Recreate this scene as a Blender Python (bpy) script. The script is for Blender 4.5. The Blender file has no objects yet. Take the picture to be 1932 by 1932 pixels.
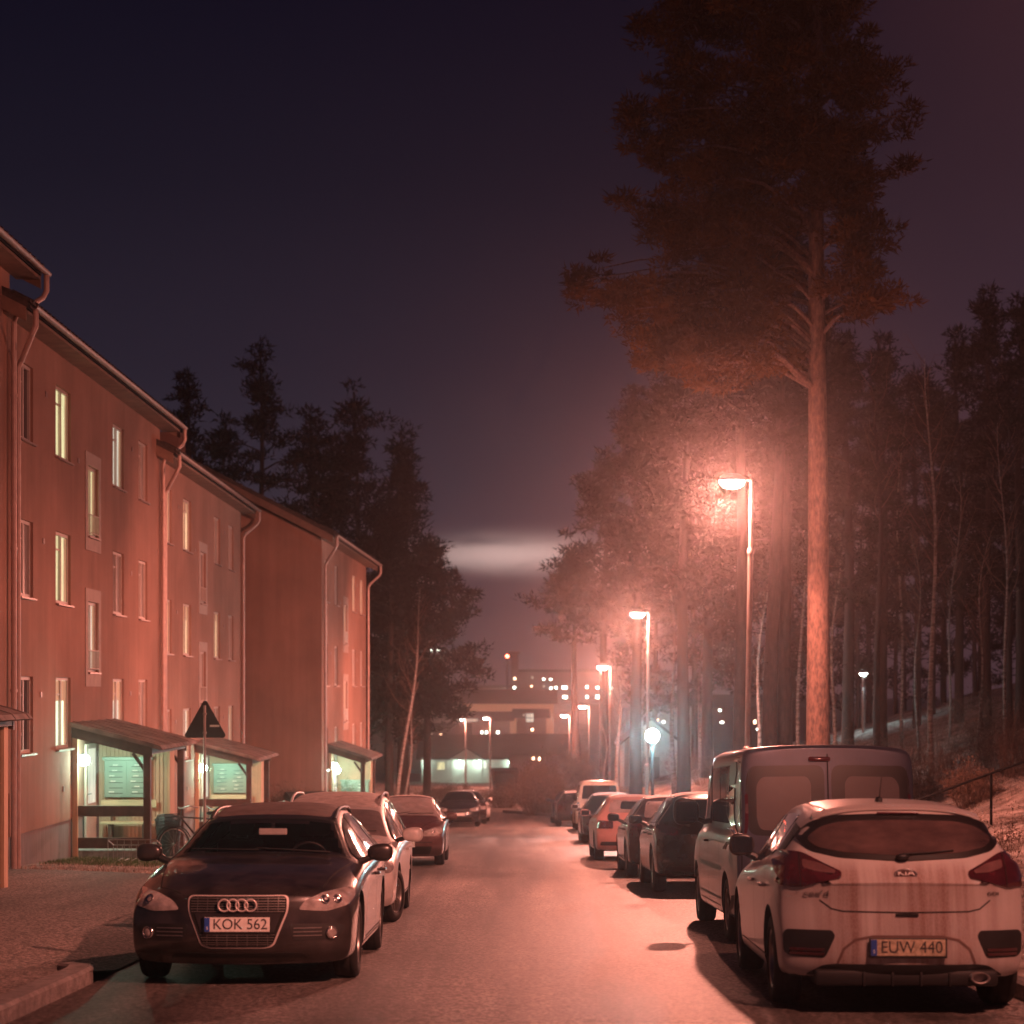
import bpy, bmesh, math, random
import numpy as np
from mathutils import Vector, Matrix, Euler
from mathutils.bvhtree import BVHTree
random.seed(7); RNG = np.random.default_rng(7)
PI = math.pi
SC = bpy.context.scene
COL = SC.collection
F = 3700.0
def PX(x, y, d): return Vector(((x-961)/F*d, d, 1.6+(1300-y)*d/F))   # photo point at a distance

# ------------------------------------------------------------ camera, sky, exposure
cam = bpy.data.cameras.new('camera'); camo = bpy.data.objects.new('camera', cam); COL.objects.link(camo)
camo.location = (0, 0, 1.6); camo.rotation_euler = (PI/2, 0, 0)
cam.sensor_width = 36; cam.lens = F/1932*36; cam.shift_y = 334/1932; cam.shift_x = 5/1932
cam.clip_start = 0.1; cam.clip_end = 3000
cam.dof.use_dof = True; cam.dof.focus_distance = 24; cam.dof.aperture_fstop = 2.2
SC.camera = camo
SC.view_settings.view_transform = 'Standard'; SC.view_settings.look = 'None'
SC.view_settings.exposure = 0.0; SC.view_settings.gamma = 1
W = bpy.data.worlds.new('World'); SC.world = W; W.use_nodes = True
def nd(nt, t, **k):
    n = nt.nodes.new(t)
    for a, b in k.items():
        if hasattr(n, a): setattr(n, a, b)
    return n
def build_world():
    nt = W.node_tree; nt.nodes.clear(); L = nt.links.new
    out = nd(nt, 'ShaderNodeOutputWorld'); bg = nd(nt, 'ShaderNodeBackground'); bg2 = nd(nt, 'ShaderNodeBackground'); add = nd(nt, 'ShaderNodeAddShader')
    sky = nd(nt, 'ShaderNodeTexSky'); sky.sky_type = 'NISHITA'; sky.sun_disc = False
    sky.sun_elevation = math.radians(-6); sky.sun_rotation = math.radians(200)
    L(sky.outputs[0], bg2.inputs[0]); bg2.inputs[1].default_value = 0.05
    tc = nd(nt, 'ShaderNodeTexCoord'); sep = nd(nt, 'ShaderNodeSeparateXYZ'); L(tc.outputs['Generated'], sep.inputs[0])
    r = nd(nt, 'ShaderNodeValToRGB'); e = r.color_ramp.elements
    e[0].position = 0.0; e[0].color = (.060, .034, .046, 1)
    e[1].position = 1.0; e[1].color = (.004, .003, .008, 1)
    for p, c in ((.08, (.034, .028, .044, 1)), (.16, (.019, .0150, .0270, 1)), (.25, (.0088, .0075, .0160, 1)), (.34, (.0040, .0036, .0108, 1))):
        k = e.new(p); k.color = c
    L(sep.outputs['Z'], r.inputs[0])
    # red lens and haze glare on the right, put into the sky colour
    m = nd(nt, 'ShaderNodeMapRange'); L(sep.outputs['X'], m.inputs[0])
    m.inputs[1].default_value = .08; m.inputs[2].default_value = .42; m.inputs[3].default_value = 0; m.inputs[4].default_value = .034
    glow = nd(nt, 'ShaderNodeVectorMath', operation='SCALE'); glow.inputs[0].default_value = (1, .33, .33); L(m.outputs[0], glow.inputs['Scale'])
    # low lit streak of cloud
    mp = nd(nt, 'ShaderNodeMapping'); mp.inputs['Location'].default_value = (0, 0, 0); mp.inputs['Scale'].default_value = (7, 3, 30)
    mp.inputs['Rotation'].default_value = (0, -.16, 0)
    L(tc.outputs['Generated'], mp.inputs[0])
    nz = nd(nt, 'ShaderNodeTexNoise'); nz.inputs['Scale'].default_value = 2.2; nz.inputs['Detail'].default_value = 8; L(mp.outputs[0], nz.inputs[0])
    def band(sock, c, w):
        a = nd(nt, 'ShaderNodeMath', operation='SUBTRACT'); L(sock, a.inputs[0]); a.inputs[1].default_value = c
        b = nd(nt, 'ShaderNodeMath', operation='DIVIDE'); L(a.outputs[0], b.inputs[0]); b.inputs[1].default_value = w
        d = nd(nt, 'ShaderNodeMath', operation='POWER'); L(b.outputs[0], d.inputs[0]); d.inputs[1].default_value = 2
        g = nd(nt, 'ShaderNodeMath', operation='MULTIPLY'); L(d.outputs[0], g.inputs[0]); g.inputs[1].default_value = -1
        x = nd(nt, 'ShaderNodeMath', operation='EXPONENT'); L(g.outputs[0], x.inputs[0]); return x.outputs[0]
    bz = band(sep.outputs['Z'], .0680, .0082); bx = band(sep.outputs['X'], .003, .052)
    mu = nd(nt, 'ShaderNodeMath', operation='MULTIPLY'); L(bz, mu.inputs[0]); L(bx, mu.inputs[1])
    # only the half of the sky ahead
    gt = nd(nt, 'ShaderNodeMath', operation='GREATER_THAN'); L(sep.outputs['Y'], gt.inputs[0]); gt.inputs[1].default_value = 0
    mu2 = nd(nt, 'ShaderNodeMath', operation='MULTIPLY'); L(mu.outputs[0], mu2.inputs[0]); L(gt.outputs[0], mu2.inputs[1])
    nr = nd(nt, 'ShaderNodeMapRange'); L(nz.outputs[0], nr.inputs[0]); nr.inputs[1].default_value = .42; nr.inputs[2].default_value = .60; nr.inputs[3].default_value = .10; nr.inputs[4].default_value = .8
    mu3 = nd(nt, 'ShaderNodeMath', operation='MULTIPLY'); L(mu2.outputs[0], mu3.inputs[0]); L(nr.outputs[0], mu3.inputs[1])
    cl = nd(nt, 'ShaderNodeVectorMath', operation='SCALE'); cl.inputs[0].default_value = (1, .68, .60); L(mu3.outputs[0], cl.inputs['Scale'])
    a1 = nd(nt, 'ShaderNodeVectorMath', operation='ADD'); L(r.outputs[0], a1.inputs[0]); L(glow.outputs[0], a1.inputs[1])
    a2 = nd(nt, 'ShaderNodeVectorMath', operation='ADD'); L(a1.outputs[0], a2.inputs[0]); L(cl.outputs[0], a2.inputs[1])
    L(a2.outputs[0], bg.inputs[0]); bg.inputs[1].default_value = 1.0
    L(bg.outputs[0], add.inputs[0]); L(bg2.outputs[0], add.inputs[1]); L(add.outputs[0], out.inputs[0])
build_world()
HAZE = 0.00115
LAMP_W = 10800.0                       # street lamp power
LAMP_C = (1.0, .315, .22)
PORCH_C = (.62, 1.0, .74)
COOL_C = (.62, .93, 1.0)

# ------------------------------------------------------------ helpers
def tag(o, label=None, cat=None, group=None, kind=None):
    if label: o['label'] = label
    if cat: o['category'] = cat
    if group: o['group'] = group
    if kind: o['kind'] = kind
    return o
def root(name, label, cat, loc=(0, 0, 0), rot=(0, 0, 0), group=None):
    o = bpy.data.objects.new(name, None); COL.objects.link(o); o.location = loc
    o.rotation_euler = rot if not isinstance(rot, (int, float)) else (0, 0, rot); o.empty_display_size = .2
    return tag(o, label, cat, group)
class MB:
    def __init__(s): s.v = []; s.f = []
    def add(s, vs, fs):
        n = len(s.v); s.v += [tuple(p) for p in vs]; s.f += [tuple(i+n for i in f) for f in fs]; return s
    def box(s, a, b, R=None, o=None):
        vs = [Vector((x, y, z)) for x in (a[0], b[0]) for y in (a[1], b[1]) for z in (a[2], b[2])]
        if R is not None: vs = [R @ v + (o or Vector()) for v in vs]
        return s.add(vs, [(0, 1, 3, 2), (4, 6, 7, 5), (0, 4, 5, 1), (2, 3, 7, 6), (0, 2, 6, 4), (1, 5, 7, 3)])
    def bbox(s, a, b, r=.02):      # bevelled box
        bm = bmesh.new(); c = [(a[i]+b[i])/2 for i in range(3)]; d = [abs(b[i]-a[i]) for i in range(3)]
        bmesh.ops.create_cube(bm, size=1)
        for v in bm.verts: v.co = Vector([v.co[i]*d[i]+c[i] for i in range(3)])
        bmesh.ops.bevel(bm, geom=bm.edges[:], offset=min(r, min(d)*.45), segments=2, affect='EDGES', profile=.5)
        bm.verts.index_update(); s.add([v.co for v in bm.verts], [[v.index for v in f.verts] for f in bm.faces]); bm.free(); return s
    def tube(s, path, rad, n=8, cap=True):
        path = [Vector(p) for p in path]
        if isinstance(rad, (int, float)): rad = [rad]*len(path)
        base = len(s.v); up = None
        for i, p in enumerate(path):
            t = (path[min(i+1, len(path)-1)]-path[max(i-1, 0)])
            t = t.normalized() if t.length > 1e-9 else Vector((0, 0, 1))
            if up is None: up = t.orthogonal().normalized()
            a = up-t*up.dot(t); a = a.normalized() if a.length > 1e-6 else t.orthogonal().normalized(); up = a; b = t.cross(a)
            for k in range(n):
                an = 2*PI*k/n; s.v.append(tuple(p+(a*math.cos(an)+b*math.sin(an))*rad[i]))
        for i in range(len(path)-1):
            for k in range(n):
                q = base+i*n; s.f.append((q+k, q+(k+1) % n, q+n+(k+1) % n, q+n+k))
        if cap:
            s.f.append(tuple(base+k for k in reversed(range(n)))); q = base+(len(path)-1)*n; s.f.append(tuple(q+k for k in range(n)))
        return s
    def lathe(s, prof, n=24, M=None):   # prof: (r, z)
        base = len(s.v)
        for r, z in prof:
            for k in range(n):
                v = Vector((r*math.cos(2*PI*k/n), r*math.sin(2*PI*k/n), z)); s.v.append(tuple(M @ v if M else v))
        for i in range(len(prof)-1):
            for k in range(n):
                q = base+i*n; s.f.append((q+k, q+(k+1) % n, q+n+(k+1) % n, q+n+k))
        return s
    def ball(s, c, r, n=12, m=8):
        if isinstance(r, (int, float)): r = (r, r, r)
        base = len(s.v)
        for i in range(m+1):
            th = PI*i/m
            for k in range(n):
                a = 2*PI*k/n; s.v.append((c[0]+r[0]*math.sin(th)*math.cos(a), c[1]+r[1]*math.sin(th)*math.sin(a), c[2]+r[2]*math.cos(th)))
        for i in range(m):
            for k in range(n):
                q = base+i*n; s.f.append((q+k, q+n+k, q+n+(k+1) % n, q+(k+1) % n))
        return s
    def torus(s, c, R, r, M=None, n=24, m=6):
        base = len(s.v)
        for i in range(n):
            a = 2*PI*i/n
            for k in range(m):
                b = 2*PI*k/m; v = Vector(((R+r*math.cos(b))*math.cos(a), (R+r*math.cos(b))*math.sin(a), r*math.sin(b)))
                if M: v = M @ v
                s.v.append(tuple(v+Vector(c)))
        for i in range(n):
            for k in range(m): s.f.append((base+i*m+k, base+((i+1) % n)*m+k, base+((i+1) % n)*m+(k+1) % m, base+i*m+(k+1) % m))
        return s
    def prism(s, poly, p0, p1, U, V):   # extrude a 2D polygon from p0 to p1
        p0, p1, U, V = map(Vector, (p0, p1, U, V)); n = len(poly)
        vs = [p0+U*a+V*b for a, b in poly]+[p1+U*a+V*b for a, b in poly]
        return s.add(vs, [tuple(range(n))[::-1], tuple(range(n, 2*n))]+[(i, (i+1) % n, n+(i+1) % n, n+i) for i in range(n)])
    def build(s, name, m, parent=None, smooth=False, loc=None):
        me = bpy.data.meshes.new(name); me.from_pydata(s.v, [], s.f); me.update()
        return link(name, me, m, parent, smooth, loc)
def link(name, me, m, parent=None, smooth=False, loc=None):
    if m is not None and len(me.materials) == 0: me.materials.append(m)
    bm = bmesh.new(); bm.from_mesh(me); bmesh.ops.recalc_face_normals(bm, faces=bm.faces); bm.to_mesh(me); bm.free()
    if smooth:
        me.polygons.foreach_set('use_smooth', [True]*len(me.polygons))
        if smooth != 'all': me.set_sharp_from_angle(angle=math.radians(40))
    o = bpy.data.objects.new(name, me); COL.objects.link(o)
    if parent: o.parent = parent
    if loc: o.location = loc
    return o
def npmesh(name, V, T, m, parent=None):      # big triangle soup
    me = bpy.data.meshes.new(name); V = np.asarray(V, dtype=np.float32); T = np.asarray(T, dtype=np.int32)
    me.vertices.add(len(V)); me.vertices.foreach_set('co', V.ravel())
    k = T.shape[1]; me.loops.add(T.size); me.loops.foreach_set('vertex_index', T.ravel())
    me.polygons.add(len(T)); me.polygons.foreach_set('loop_start', np.arange(0, T.size, k, dtype=np.int32)); me.polygons.foreach_set('loop_total', np.full(len(T), k, dtype=np.int32))
    me.update(calc_edges=True); me.materials.append(m)
    o = bpy.data.objects.new(name, me); COL.objects.link(o)
    if parent: o.parent = parent
    return o
def copy_tree(o, parent=None):
    c = o.copy(); COL.objects.link(c)
    if parent: c.parent = parent
    for ch in list(o.children): copy_tree(ch, c)
    return c

# ------------------------------------------------------------ materials
MATS = {}
def mat(name, col, rough=.6, metal=0, var=.0, vscale=3, bump=0, bscale=40, coat=0, emit=None, estr=1, spec=.5, stretch=None, col2=None, trans=0, alpha=1, sparkle=0, coords='Object'):
    m = bpy.data.materials.new(name); m.use_nodes = True; nt = m.node_tree; L = nt.links.new
    b = nt.nodes['Principled BSDF']; b.inputs['Base Color'].default_value = (*col, 1); b.inputs['Roughness'].default_value = rough
    b.inputs['Metallic'].default_value = metal; b.inputs['Specular IOR Level'].default_value = spec; b.inputs['Coat Weight'].default_value = coat
    b.inputs['Coat Roughness'].default_value = .04; b.inputs['Transmission Weight'].default_value = trans; b.inputs['Alpha'].default_value = alpha
    if emit: b.inputs['Emission Color'].default_value = (*emit, 1); b.inputs['Emission Strength'].default_value = estr
    tc = nd(nt, 'ShaderNodeTexCoord'); src = tc.outputs[coords]
    if stretch:
        mp = nd(nt, 'ShaderNodeMapping'); mp.inputs['Scale'].default_value = stretch; L(src, mp.inputs[0]); src = mp.outputs[0]
    if var or col2:
        nz = nd(nt, 'ShaderNodeTexNoise'); nz.inputs['Scale'].default_value = vscale; nz.inputs['Detail'].default_value = 6; nz.inputs['Roughness'].default_value = .6; L(src, nz.inputs[0])
        r = nd(nt, 'ShaderNodeValToRGB'); L(nz.outputs[0], r.inputs[0]); r.color_ramp.elements[0].position = .36; r.color_ramp.elements[1].position = .66
        c2 = col2 or tuple(min(1, c*(1+var)) for c in col); c1 = tuple(c*(1-var) for c in col) if not col2 else col
        r.color_ramp.elements[0].color = (*c1, 1); r.color_ramp.elements[1].color = (*c2, 1)
        L(r.outputs[0], b.inputs['Base Color'])
        if emit:
            mx = nd(nt, 'ShaderNodeMix', data_type='RGBA', blend_type='MULTIPLY'); mx.inputs[0].default_value = 1
            r2 = nd(nt, 'ShaderNodeValToRGB'); L(nz.outputs[0], r2.inputs[0]); r2.color_ramp.elements[0].position = .38; r2.color_ramp.elements[1].position = .62
            r2.color_ramp.elements[0].color = (.42, .42, .42, 1)
            mx.inputs[6].default_value = (*emit, 1); L(r2.outputs[0], mx.inputs[7]); L(mx.outputs[2], b.inputs['Emission Color'])
    if bump:
        nb = nd(nt, 'ShaderNodeTexNoise'); nb.inputs['Scale'].default_value = bscale; nb.inputs['Detail'].default_value = 4; L(src, nb.inputs[0])
        bp = nd(nt, 'ShaderNodeBump'); bp.inputs['Strength'].default_value = min(1, bump); bp.inputs['Distance'].default_value = .02; L(nb.outputs[0], bp.inputs['Height']); L(bp.outputs[0], b.inputs['Normal'])
    MATS[name] = m
    if emit: m.cycles.emission_sampling = 'NONE'
    return m
M = lambda n: MATS[n]
mat('stucco', (.335, .19, .145), .9, var=.14, vscale=.55, bump=.5, bscale=60)
def streaks(m):
    nt = m.node_tree; L = nt.links.new; b = nt.nodes['Principled BSDF']; old = b.inputs['Base Color'].links[0].from_socket
    tc = nd(nt, 'ShaderNodeTexCoord'); mp = nd(nt, 'ShaderNodeMapping'); mp.inputs['Scale'].default_value = (2.6, 2.6, .16); L(tc.outputs['Object'], mp.inputs[0])
    n = nd(nt, 'ShaderNodeTexNoise'); n.inputs['Scale'].default_value = 1.3; n.inputs['Detail'].default_value = 7; n.inputs['Roughness'].default_value = .65; L(mp.outputs[0], n.inputs[0])
    r = nd(nt, 'ShaderNodeMapRange'); L(n.outputs[0], r.inputs[0]); r.inputs[1].default_value = .38; r.inputs[2].default_value = .66; r.inputs[3].default_value = .88; r.inputs[4].default_value = 1.05
    s = nd(nt, 'ShaderNodeVectorMath', operation='SCALE'); L(old, s.inputs[0]); L(r.outputs[0], s.inputs['Scale']); L(s.outputs[0], b.inputs['Base Color'])
streaks(MATS['stucco'])
mat('stucco_trim', (.42, .33, .29), .8, var=.1, vscale=4)
mat('plinth', (.20, .17, .17), .85, var=.2, vscale=3, stretch=(1, 6, .4))
mat('roof_tile', (.055, .04, .036), .8, var=.4, vscale=8, bump=.5, bscale=12)
mat('soffit', (.20, .125, .095), .8, var=.2, vscale=3)
mat('gutter', (.26, .20, .185), .5, metal=.3, var=.15, vscale=6)
mat('downpipe', (.46, .33, .29), .45, metal=.2, var=.12, vscale=5)
mat('window_frame', (.50, .42, .38), .5, var=.08)
mat('sill_metal', (.34, .26, .24), .4, metal=.4)
mat('glass_dark', (.025, .022, .03), .06, spec=.8)
mat('wood_pale', (.52, .34, .22), .7, var=.15, vscale=3, stretch=(5, 5, .5))
mat('wood_seat', (.55, .47, .30), .6, var=.15, vscale=3, stretch=(.5, 5, 5))
mat('wood_dark', (.085, .045, .035), .55, var=.3, vscale=4, bump=.2)
mat('mailbox', (.25, .33, .28), .45, metal=.2, var=.06)
mat('paper', (.75, .78, .72), .6)
mat('felt', (.20, .15, .135), .75, var=.4, vscale=2.5, bump=.3, bscale=30)
mat('steel', (.32, .29, .28), .42, metal=.7, var=.2, vscale=8)
mat('steel_pole', (.34, .28, .26), .5, metal=.35, var=.25, vscale=5, stretch=(3, 3, .6))
mat('dark_metal', (.03, .03, .032), .45, metal=.3)
mat('black_plastic', (.014, .014, .015), .5, var=.3)
mat('rubber', (.018, .017, .017), .85, var=.4, vscale=14)
mat('chrome', (.75, .72, .70), .16, metal=1)
mat('alloy', (.30, .28, .27), .35, metal=.8, var=.2)
mat('car_glass', (.012, .012, .014), .05, spec=.7, coat=.5, var=.5, vscale=1.3)
mat('frost_glass', (.20, .17, .17), .35, spec=.4, var=.25, vscale=6)
mat('clear_lens', (.34, .31, .30), .1, spec=.8, coat=1, var=.35, vscale=11)
mat('red_lens', (.055, .010, .015), .1, coat=1, var=.3, vscale=12)
mat('red_lens_dark', (.075, .008, .014), .12, coat=1)
mat('plate_white', (.72, .70, .66), .5, var=.1, vscale=30)
mat('plate_dirty', (.46, .38, .27), .6, var=.35, vscale=45)
mat('plate_ink', (.03, .03, .035), .6)
mat('plate_blue', (.02, .07, .33), .5)
mat('paint_black', (.026, .022, .022), .30, coat=.8, var=.5, vscale=5)
mat('paint_silverwhite', (.66, .62, .60), .34, coat=.5, var=.12, vscale=7)
mat('paint_maroon', (.085, .04, .04), .3, coat=.7, var=.3, vscale=6)
mat('paint_darkblue', (.02, .022, .03), .25, coat=.8, var=.3, vscale=5)
mat('paint_green', (.022, .035, .028), .24, coat=.9, var=.3, vscale=5)
mat('paint_charcoal', (.04, .03, .033), .24, coat=.9, var=.3, vscale=5)
mat('paint_red', (.36, .19, .17), .42, coat=.3, var=.1, vscale=5)
mat('paint_van', (.05, .056, .085), .36, metal=.25, coat=.6, var=.15, vscale=4)
mat('paint_beige', (.48, .42, .36), .4, coat=.3, var=.2, vscale=5)
mat('frost_roof', (.52, .45, .43), .8, var=.2, vscale=9)
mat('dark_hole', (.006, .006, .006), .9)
mat('bark_pine', (.07, .046, .038), .95, col2=(.22, .135, .105), vscale=8, stretch=(2.2, 2.2, .8), bump=1, bscale=7)
mat('bark_dark', (.02, .014, .012), .95, col2=(.05, .032, .028), vscale=9, stretch=(2, 2, .5), bump=1, bscale=8)  # tone lowered so that trunks behind the lamps stay dim
mat('bark_birch', (.36, .33, .31), .85, col2=(.08, .07, .06), vscale=5, stretch=(1, 1, 3.5))
mat('needle', (.016, .008, .003), .85, spec=.1, var=.4, vscale=1.2)  # shade put into the colour: keeps pines near the lamps dark
mat('needle_warm', (.10, .044, .009), .85, spec=.1, var=.55, vscale=1.0)  # brighter copy of the needles for the lamplit crown of the big pine
mat('needle_cool', (.016, .013, .006), .85, spec=.15, var=.5, vscale=1.2)
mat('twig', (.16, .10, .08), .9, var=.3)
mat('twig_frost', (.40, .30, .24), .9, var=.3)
mat('leaf_green', (.05, .13, .04), .7, var=.5, vscale=8)
mat('leaf_brown', (.16, .10, .07), .85, var=.5, vscale=8)
mat('sign_back', (.045, .05, .05), .5, metal=.2, var=.15)
mat('far_wall', (.22, .16, .15), .9, var=.15, vscale=.3)
mat('far_wall_pale', (.50, .50, .46), .85, var=.08, vscale=1)
mat('far_roof', (.05, .035, .035), .9, var=.2, vscale=.5)
mat('lamp_glass', (.8, .8, .8), .4, emit=(.86, 1, .95), estr=34)
mat('porch_glass', (.8, .8, .8), .4, emit=(.72, 1.0, .80), estr=22)
mat('cool_glass', (.8, .8, .8), .4, emit=(.72, 1, .98), estr=70)
mat('lit_green', (.1, .1, .08), .5, emit=(.74, .68, .36), estr=1.5, var=.01, vscale=5, stretch=(1, 3, .15))
mat('lit_warm', (.1, .1, .08), .5, emit=(1, .66, .38), estr=1.6, var=.01, vscale=5, stretch=(1, 3, .15))
mat('lit_pale', (.2, .2, .2), .5, emit=(.72, .70, .56), estr=1.2, var=.01, vscale=6, stretch=(1, 4, .12))
mat('lit_bright', (.1, .1, .08), .5, emit=(.80, .95, .66), estr=1.9, var=.01, vscale=5, stretch=(1, 3, .15))
mat('lit_dim', (.16, .11, .10), .3, emit=(.5, .22, .16), estr=.13, var=.01, vscale=6, stretch=(1, 4, .12), spec=.6)
mat('spot_green', (.1, .1, .1), .5, emit=(.45, 1, .55), estr=9)
mat('spot_white', (.1, .1, .1), .5, emit=(.9, 1, .85), estr=14)
mat('spot_warm', (.1, .1, .1), .5, emit=(1, .62, .38), estr=10)
mat('spot_red', (.1, .02, .02), .5, emit=(1, .12, .06), estr=40)
mat('orange_glow', (.2, .1, .06), .6, emit=(1, .42, .22), estr=.26)  # wall colour that glows, standing for the light under the hall's eaves
mat('orange_frame', (.45, .16, .05), .4, coat=.5)

def road_mat():
    m = bpy.data.materials.new('asphalt'); m.use_nodes = True; nt = m.node_tree; L = nt.links.new; b = nt.nodes['Principled BSDF']
    tc = nd(nt, 'ShaderNodeTexCoord')
    n1 = nd(nt, 'ShaderNodeTexNoise'); n1.inputs['Scale'].default_value = .35; n1.inputs['Detail'].default_value = 7; n1.inputs['Roughness'].default_value = .6
    mp = nd(nt, 'ShaderNodeMapping'); mp.inputs['Scale'].default_value = (1.6, .35, 1); L(tc.outputs['Object'], mp.inputs[0]); L(mp.outputs[0], n1.inputs[0])
    n2 = nd(nt, 'ShaderNodeTexNoise'); n2.inputs['Scale'].default_value = 26; n2.inputs['Detail'].default_value = 6; n2.inputs['Roughness'].default_value = .75; L(tc.outputs['Object'], n2.inputs[0])
    r1 = nd(nt, 'ShaderNodeValToRGB'); L(n1.outputs[0], r1.inputs[0]); r1.color_ramp.elements[0].position = .38; r1.color_ramp.elements[1].position = .62
    r1.color_ramp.elements[0].color = (.070, .060, .055, 1); r1.color_ramp.elements[1].color = (.165, .14, .13, 1)
    r2 = nd(nt, 'ShaderNodeValToRGB'); L(n2.outputs[0], r2.inputs[0]); r2.color_ramp.elements[0].position = .455; r2.color_ramp.elements[1].position = .575
    r2.color_ramp.elements[0].color = (.40, .40, .40, 1); r2.color_ramp.elements[1].color = (2.6, 2.6, 2.6, 1)
    mx = nd(nt, 'ShaderNodeMix', data_type='RGBA', blend_type='MULTIPLY'); mx.inputs[0].default_value = 1; L(r1.outputs[0], mx.inputs[6]); L(r2.outputs[0], mx.inputs[7])
    n3 = nd(nt, 'ShaderNodeTexNoise'); n3.inputs['Scale'].default_value = 1.0; n3.inputs['Detail'].default_value = 5; mp3 = nd(nt, 'ShaderNodeMapping'); mp3.inputs['Scale'].default_value = (1.5, .045, 1); L(tc.outputs['Object'], mp3.inputs[0]); L(mp3.outputs[0], n3.inputs[0])
    r3 = nd(nt, 'ShaderNodeMapRange'); L(n3.outputs[0], r3.inputs[0]); r3.inputs[1].default_value = .36; r3.inputs[2].default_value = .62; r3.inputs[3].default_value = .42; r3.inputs[4].default_value = 1.30
    v3 = nd(nt, 'ShaderNodeTexVoronoi'); v3.feature = 'DISTANCE_TO_EDGE'; v3.inputs['Scale'].default_value = .42
    wn = nd(nt, 'ShaderNodeTexNoise'); wn.inputs['Scale'].default_value = 2.2; wn.inputs['Detail'].default_value = 5; L(tc.outputs['Object'], wn.inputs[0])
    wa = nd(nt, 'ShaderNodeVectorMath', operation='ADD'); L(tc.outputs['Object'], wa.inputs[0]); L(wn.outputs['Color'], wa.inputs[1]); L(wa.outputs[0], v3.inputs[0])
    rc = nd(nt, 'ShaderNodeMapRange'); L(v3.outputs[0], rc.inputs[0]); rc.inputs[1].default_value = .0; rc.inputs[2].default_value = .012; rc.inputs[3].default_value = .45; rc.inputs[4].default_value = 1
    k3 = nd(nt, 'ShaderNodeMath', operation='MULTIPLY'); L(r3.outputs[0], k3.inputs[0]); L(rc.outputs[0], k3.inputs[1])
    sc3 = nd(nt, 'ShaderNodeVectorMath', operation='SCALE'); L(mx.outputs[2], sc3.inputs[0]); L(k3.outputs[0], sc3.inputs['Scale'])
    L(sc3.outputs[0], b.inputs['Base Color'])
    rr = nd(nt, 'ShaderNodeMapRange'); L(n1.outputs[0], rr.inputs[0]); rr.inputs[3].default_value = .42; rr.inputs[4].default_value = .62; L(rr.outputs[0], b.inputs['Roughness'])
    b.inputs['Specular IOR Level'].default_value = .6
    bp = nd(nt, 'ShaderNodeBump'); bp.inputs['Strength'].default_value = .9; bp.inputs['Distance'].default_value = .012; L(n2.outputs[0], bp.inputs['Height']); L(bp.outputs[0], b.inputs['Normal'])
    MATS['asphalt'] = m
    m2 = m.copy(); m2.name = 'pavement_asphalt'
    for n in m2.node_tree.nodes:
        if n.type == 'VALTORGB' and n.color_ramp.elements[0].color[0] < .2:
            n.color_ramp.elements[0].color = (.13, .105, .095, 1); n.color_ramp.elements[1].color = (.25, .20, .18, 1)
        if n.type == 'MAP_RANGE': n.inputs[3].default_value = .7; n.inputs[4].default_value = .9
    MATS['pavement'] = m2
road_mat()
mat('kerb_stone', (.24, .21, .20), .8, var=.3, vscale=9, bump=.6, bscale=40)
mat('ground_grass', (.13, .10, .08), .95, col2=(.55, .47, .43), vscale=1.6, bump=1, bscale=5)
mat('grass_blade', (.46, .38, .33), .9, var=.4, vscale=3)
mat('grass_green', (.09, .15, .05), .9, var=.4, vscale=3)

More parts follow.
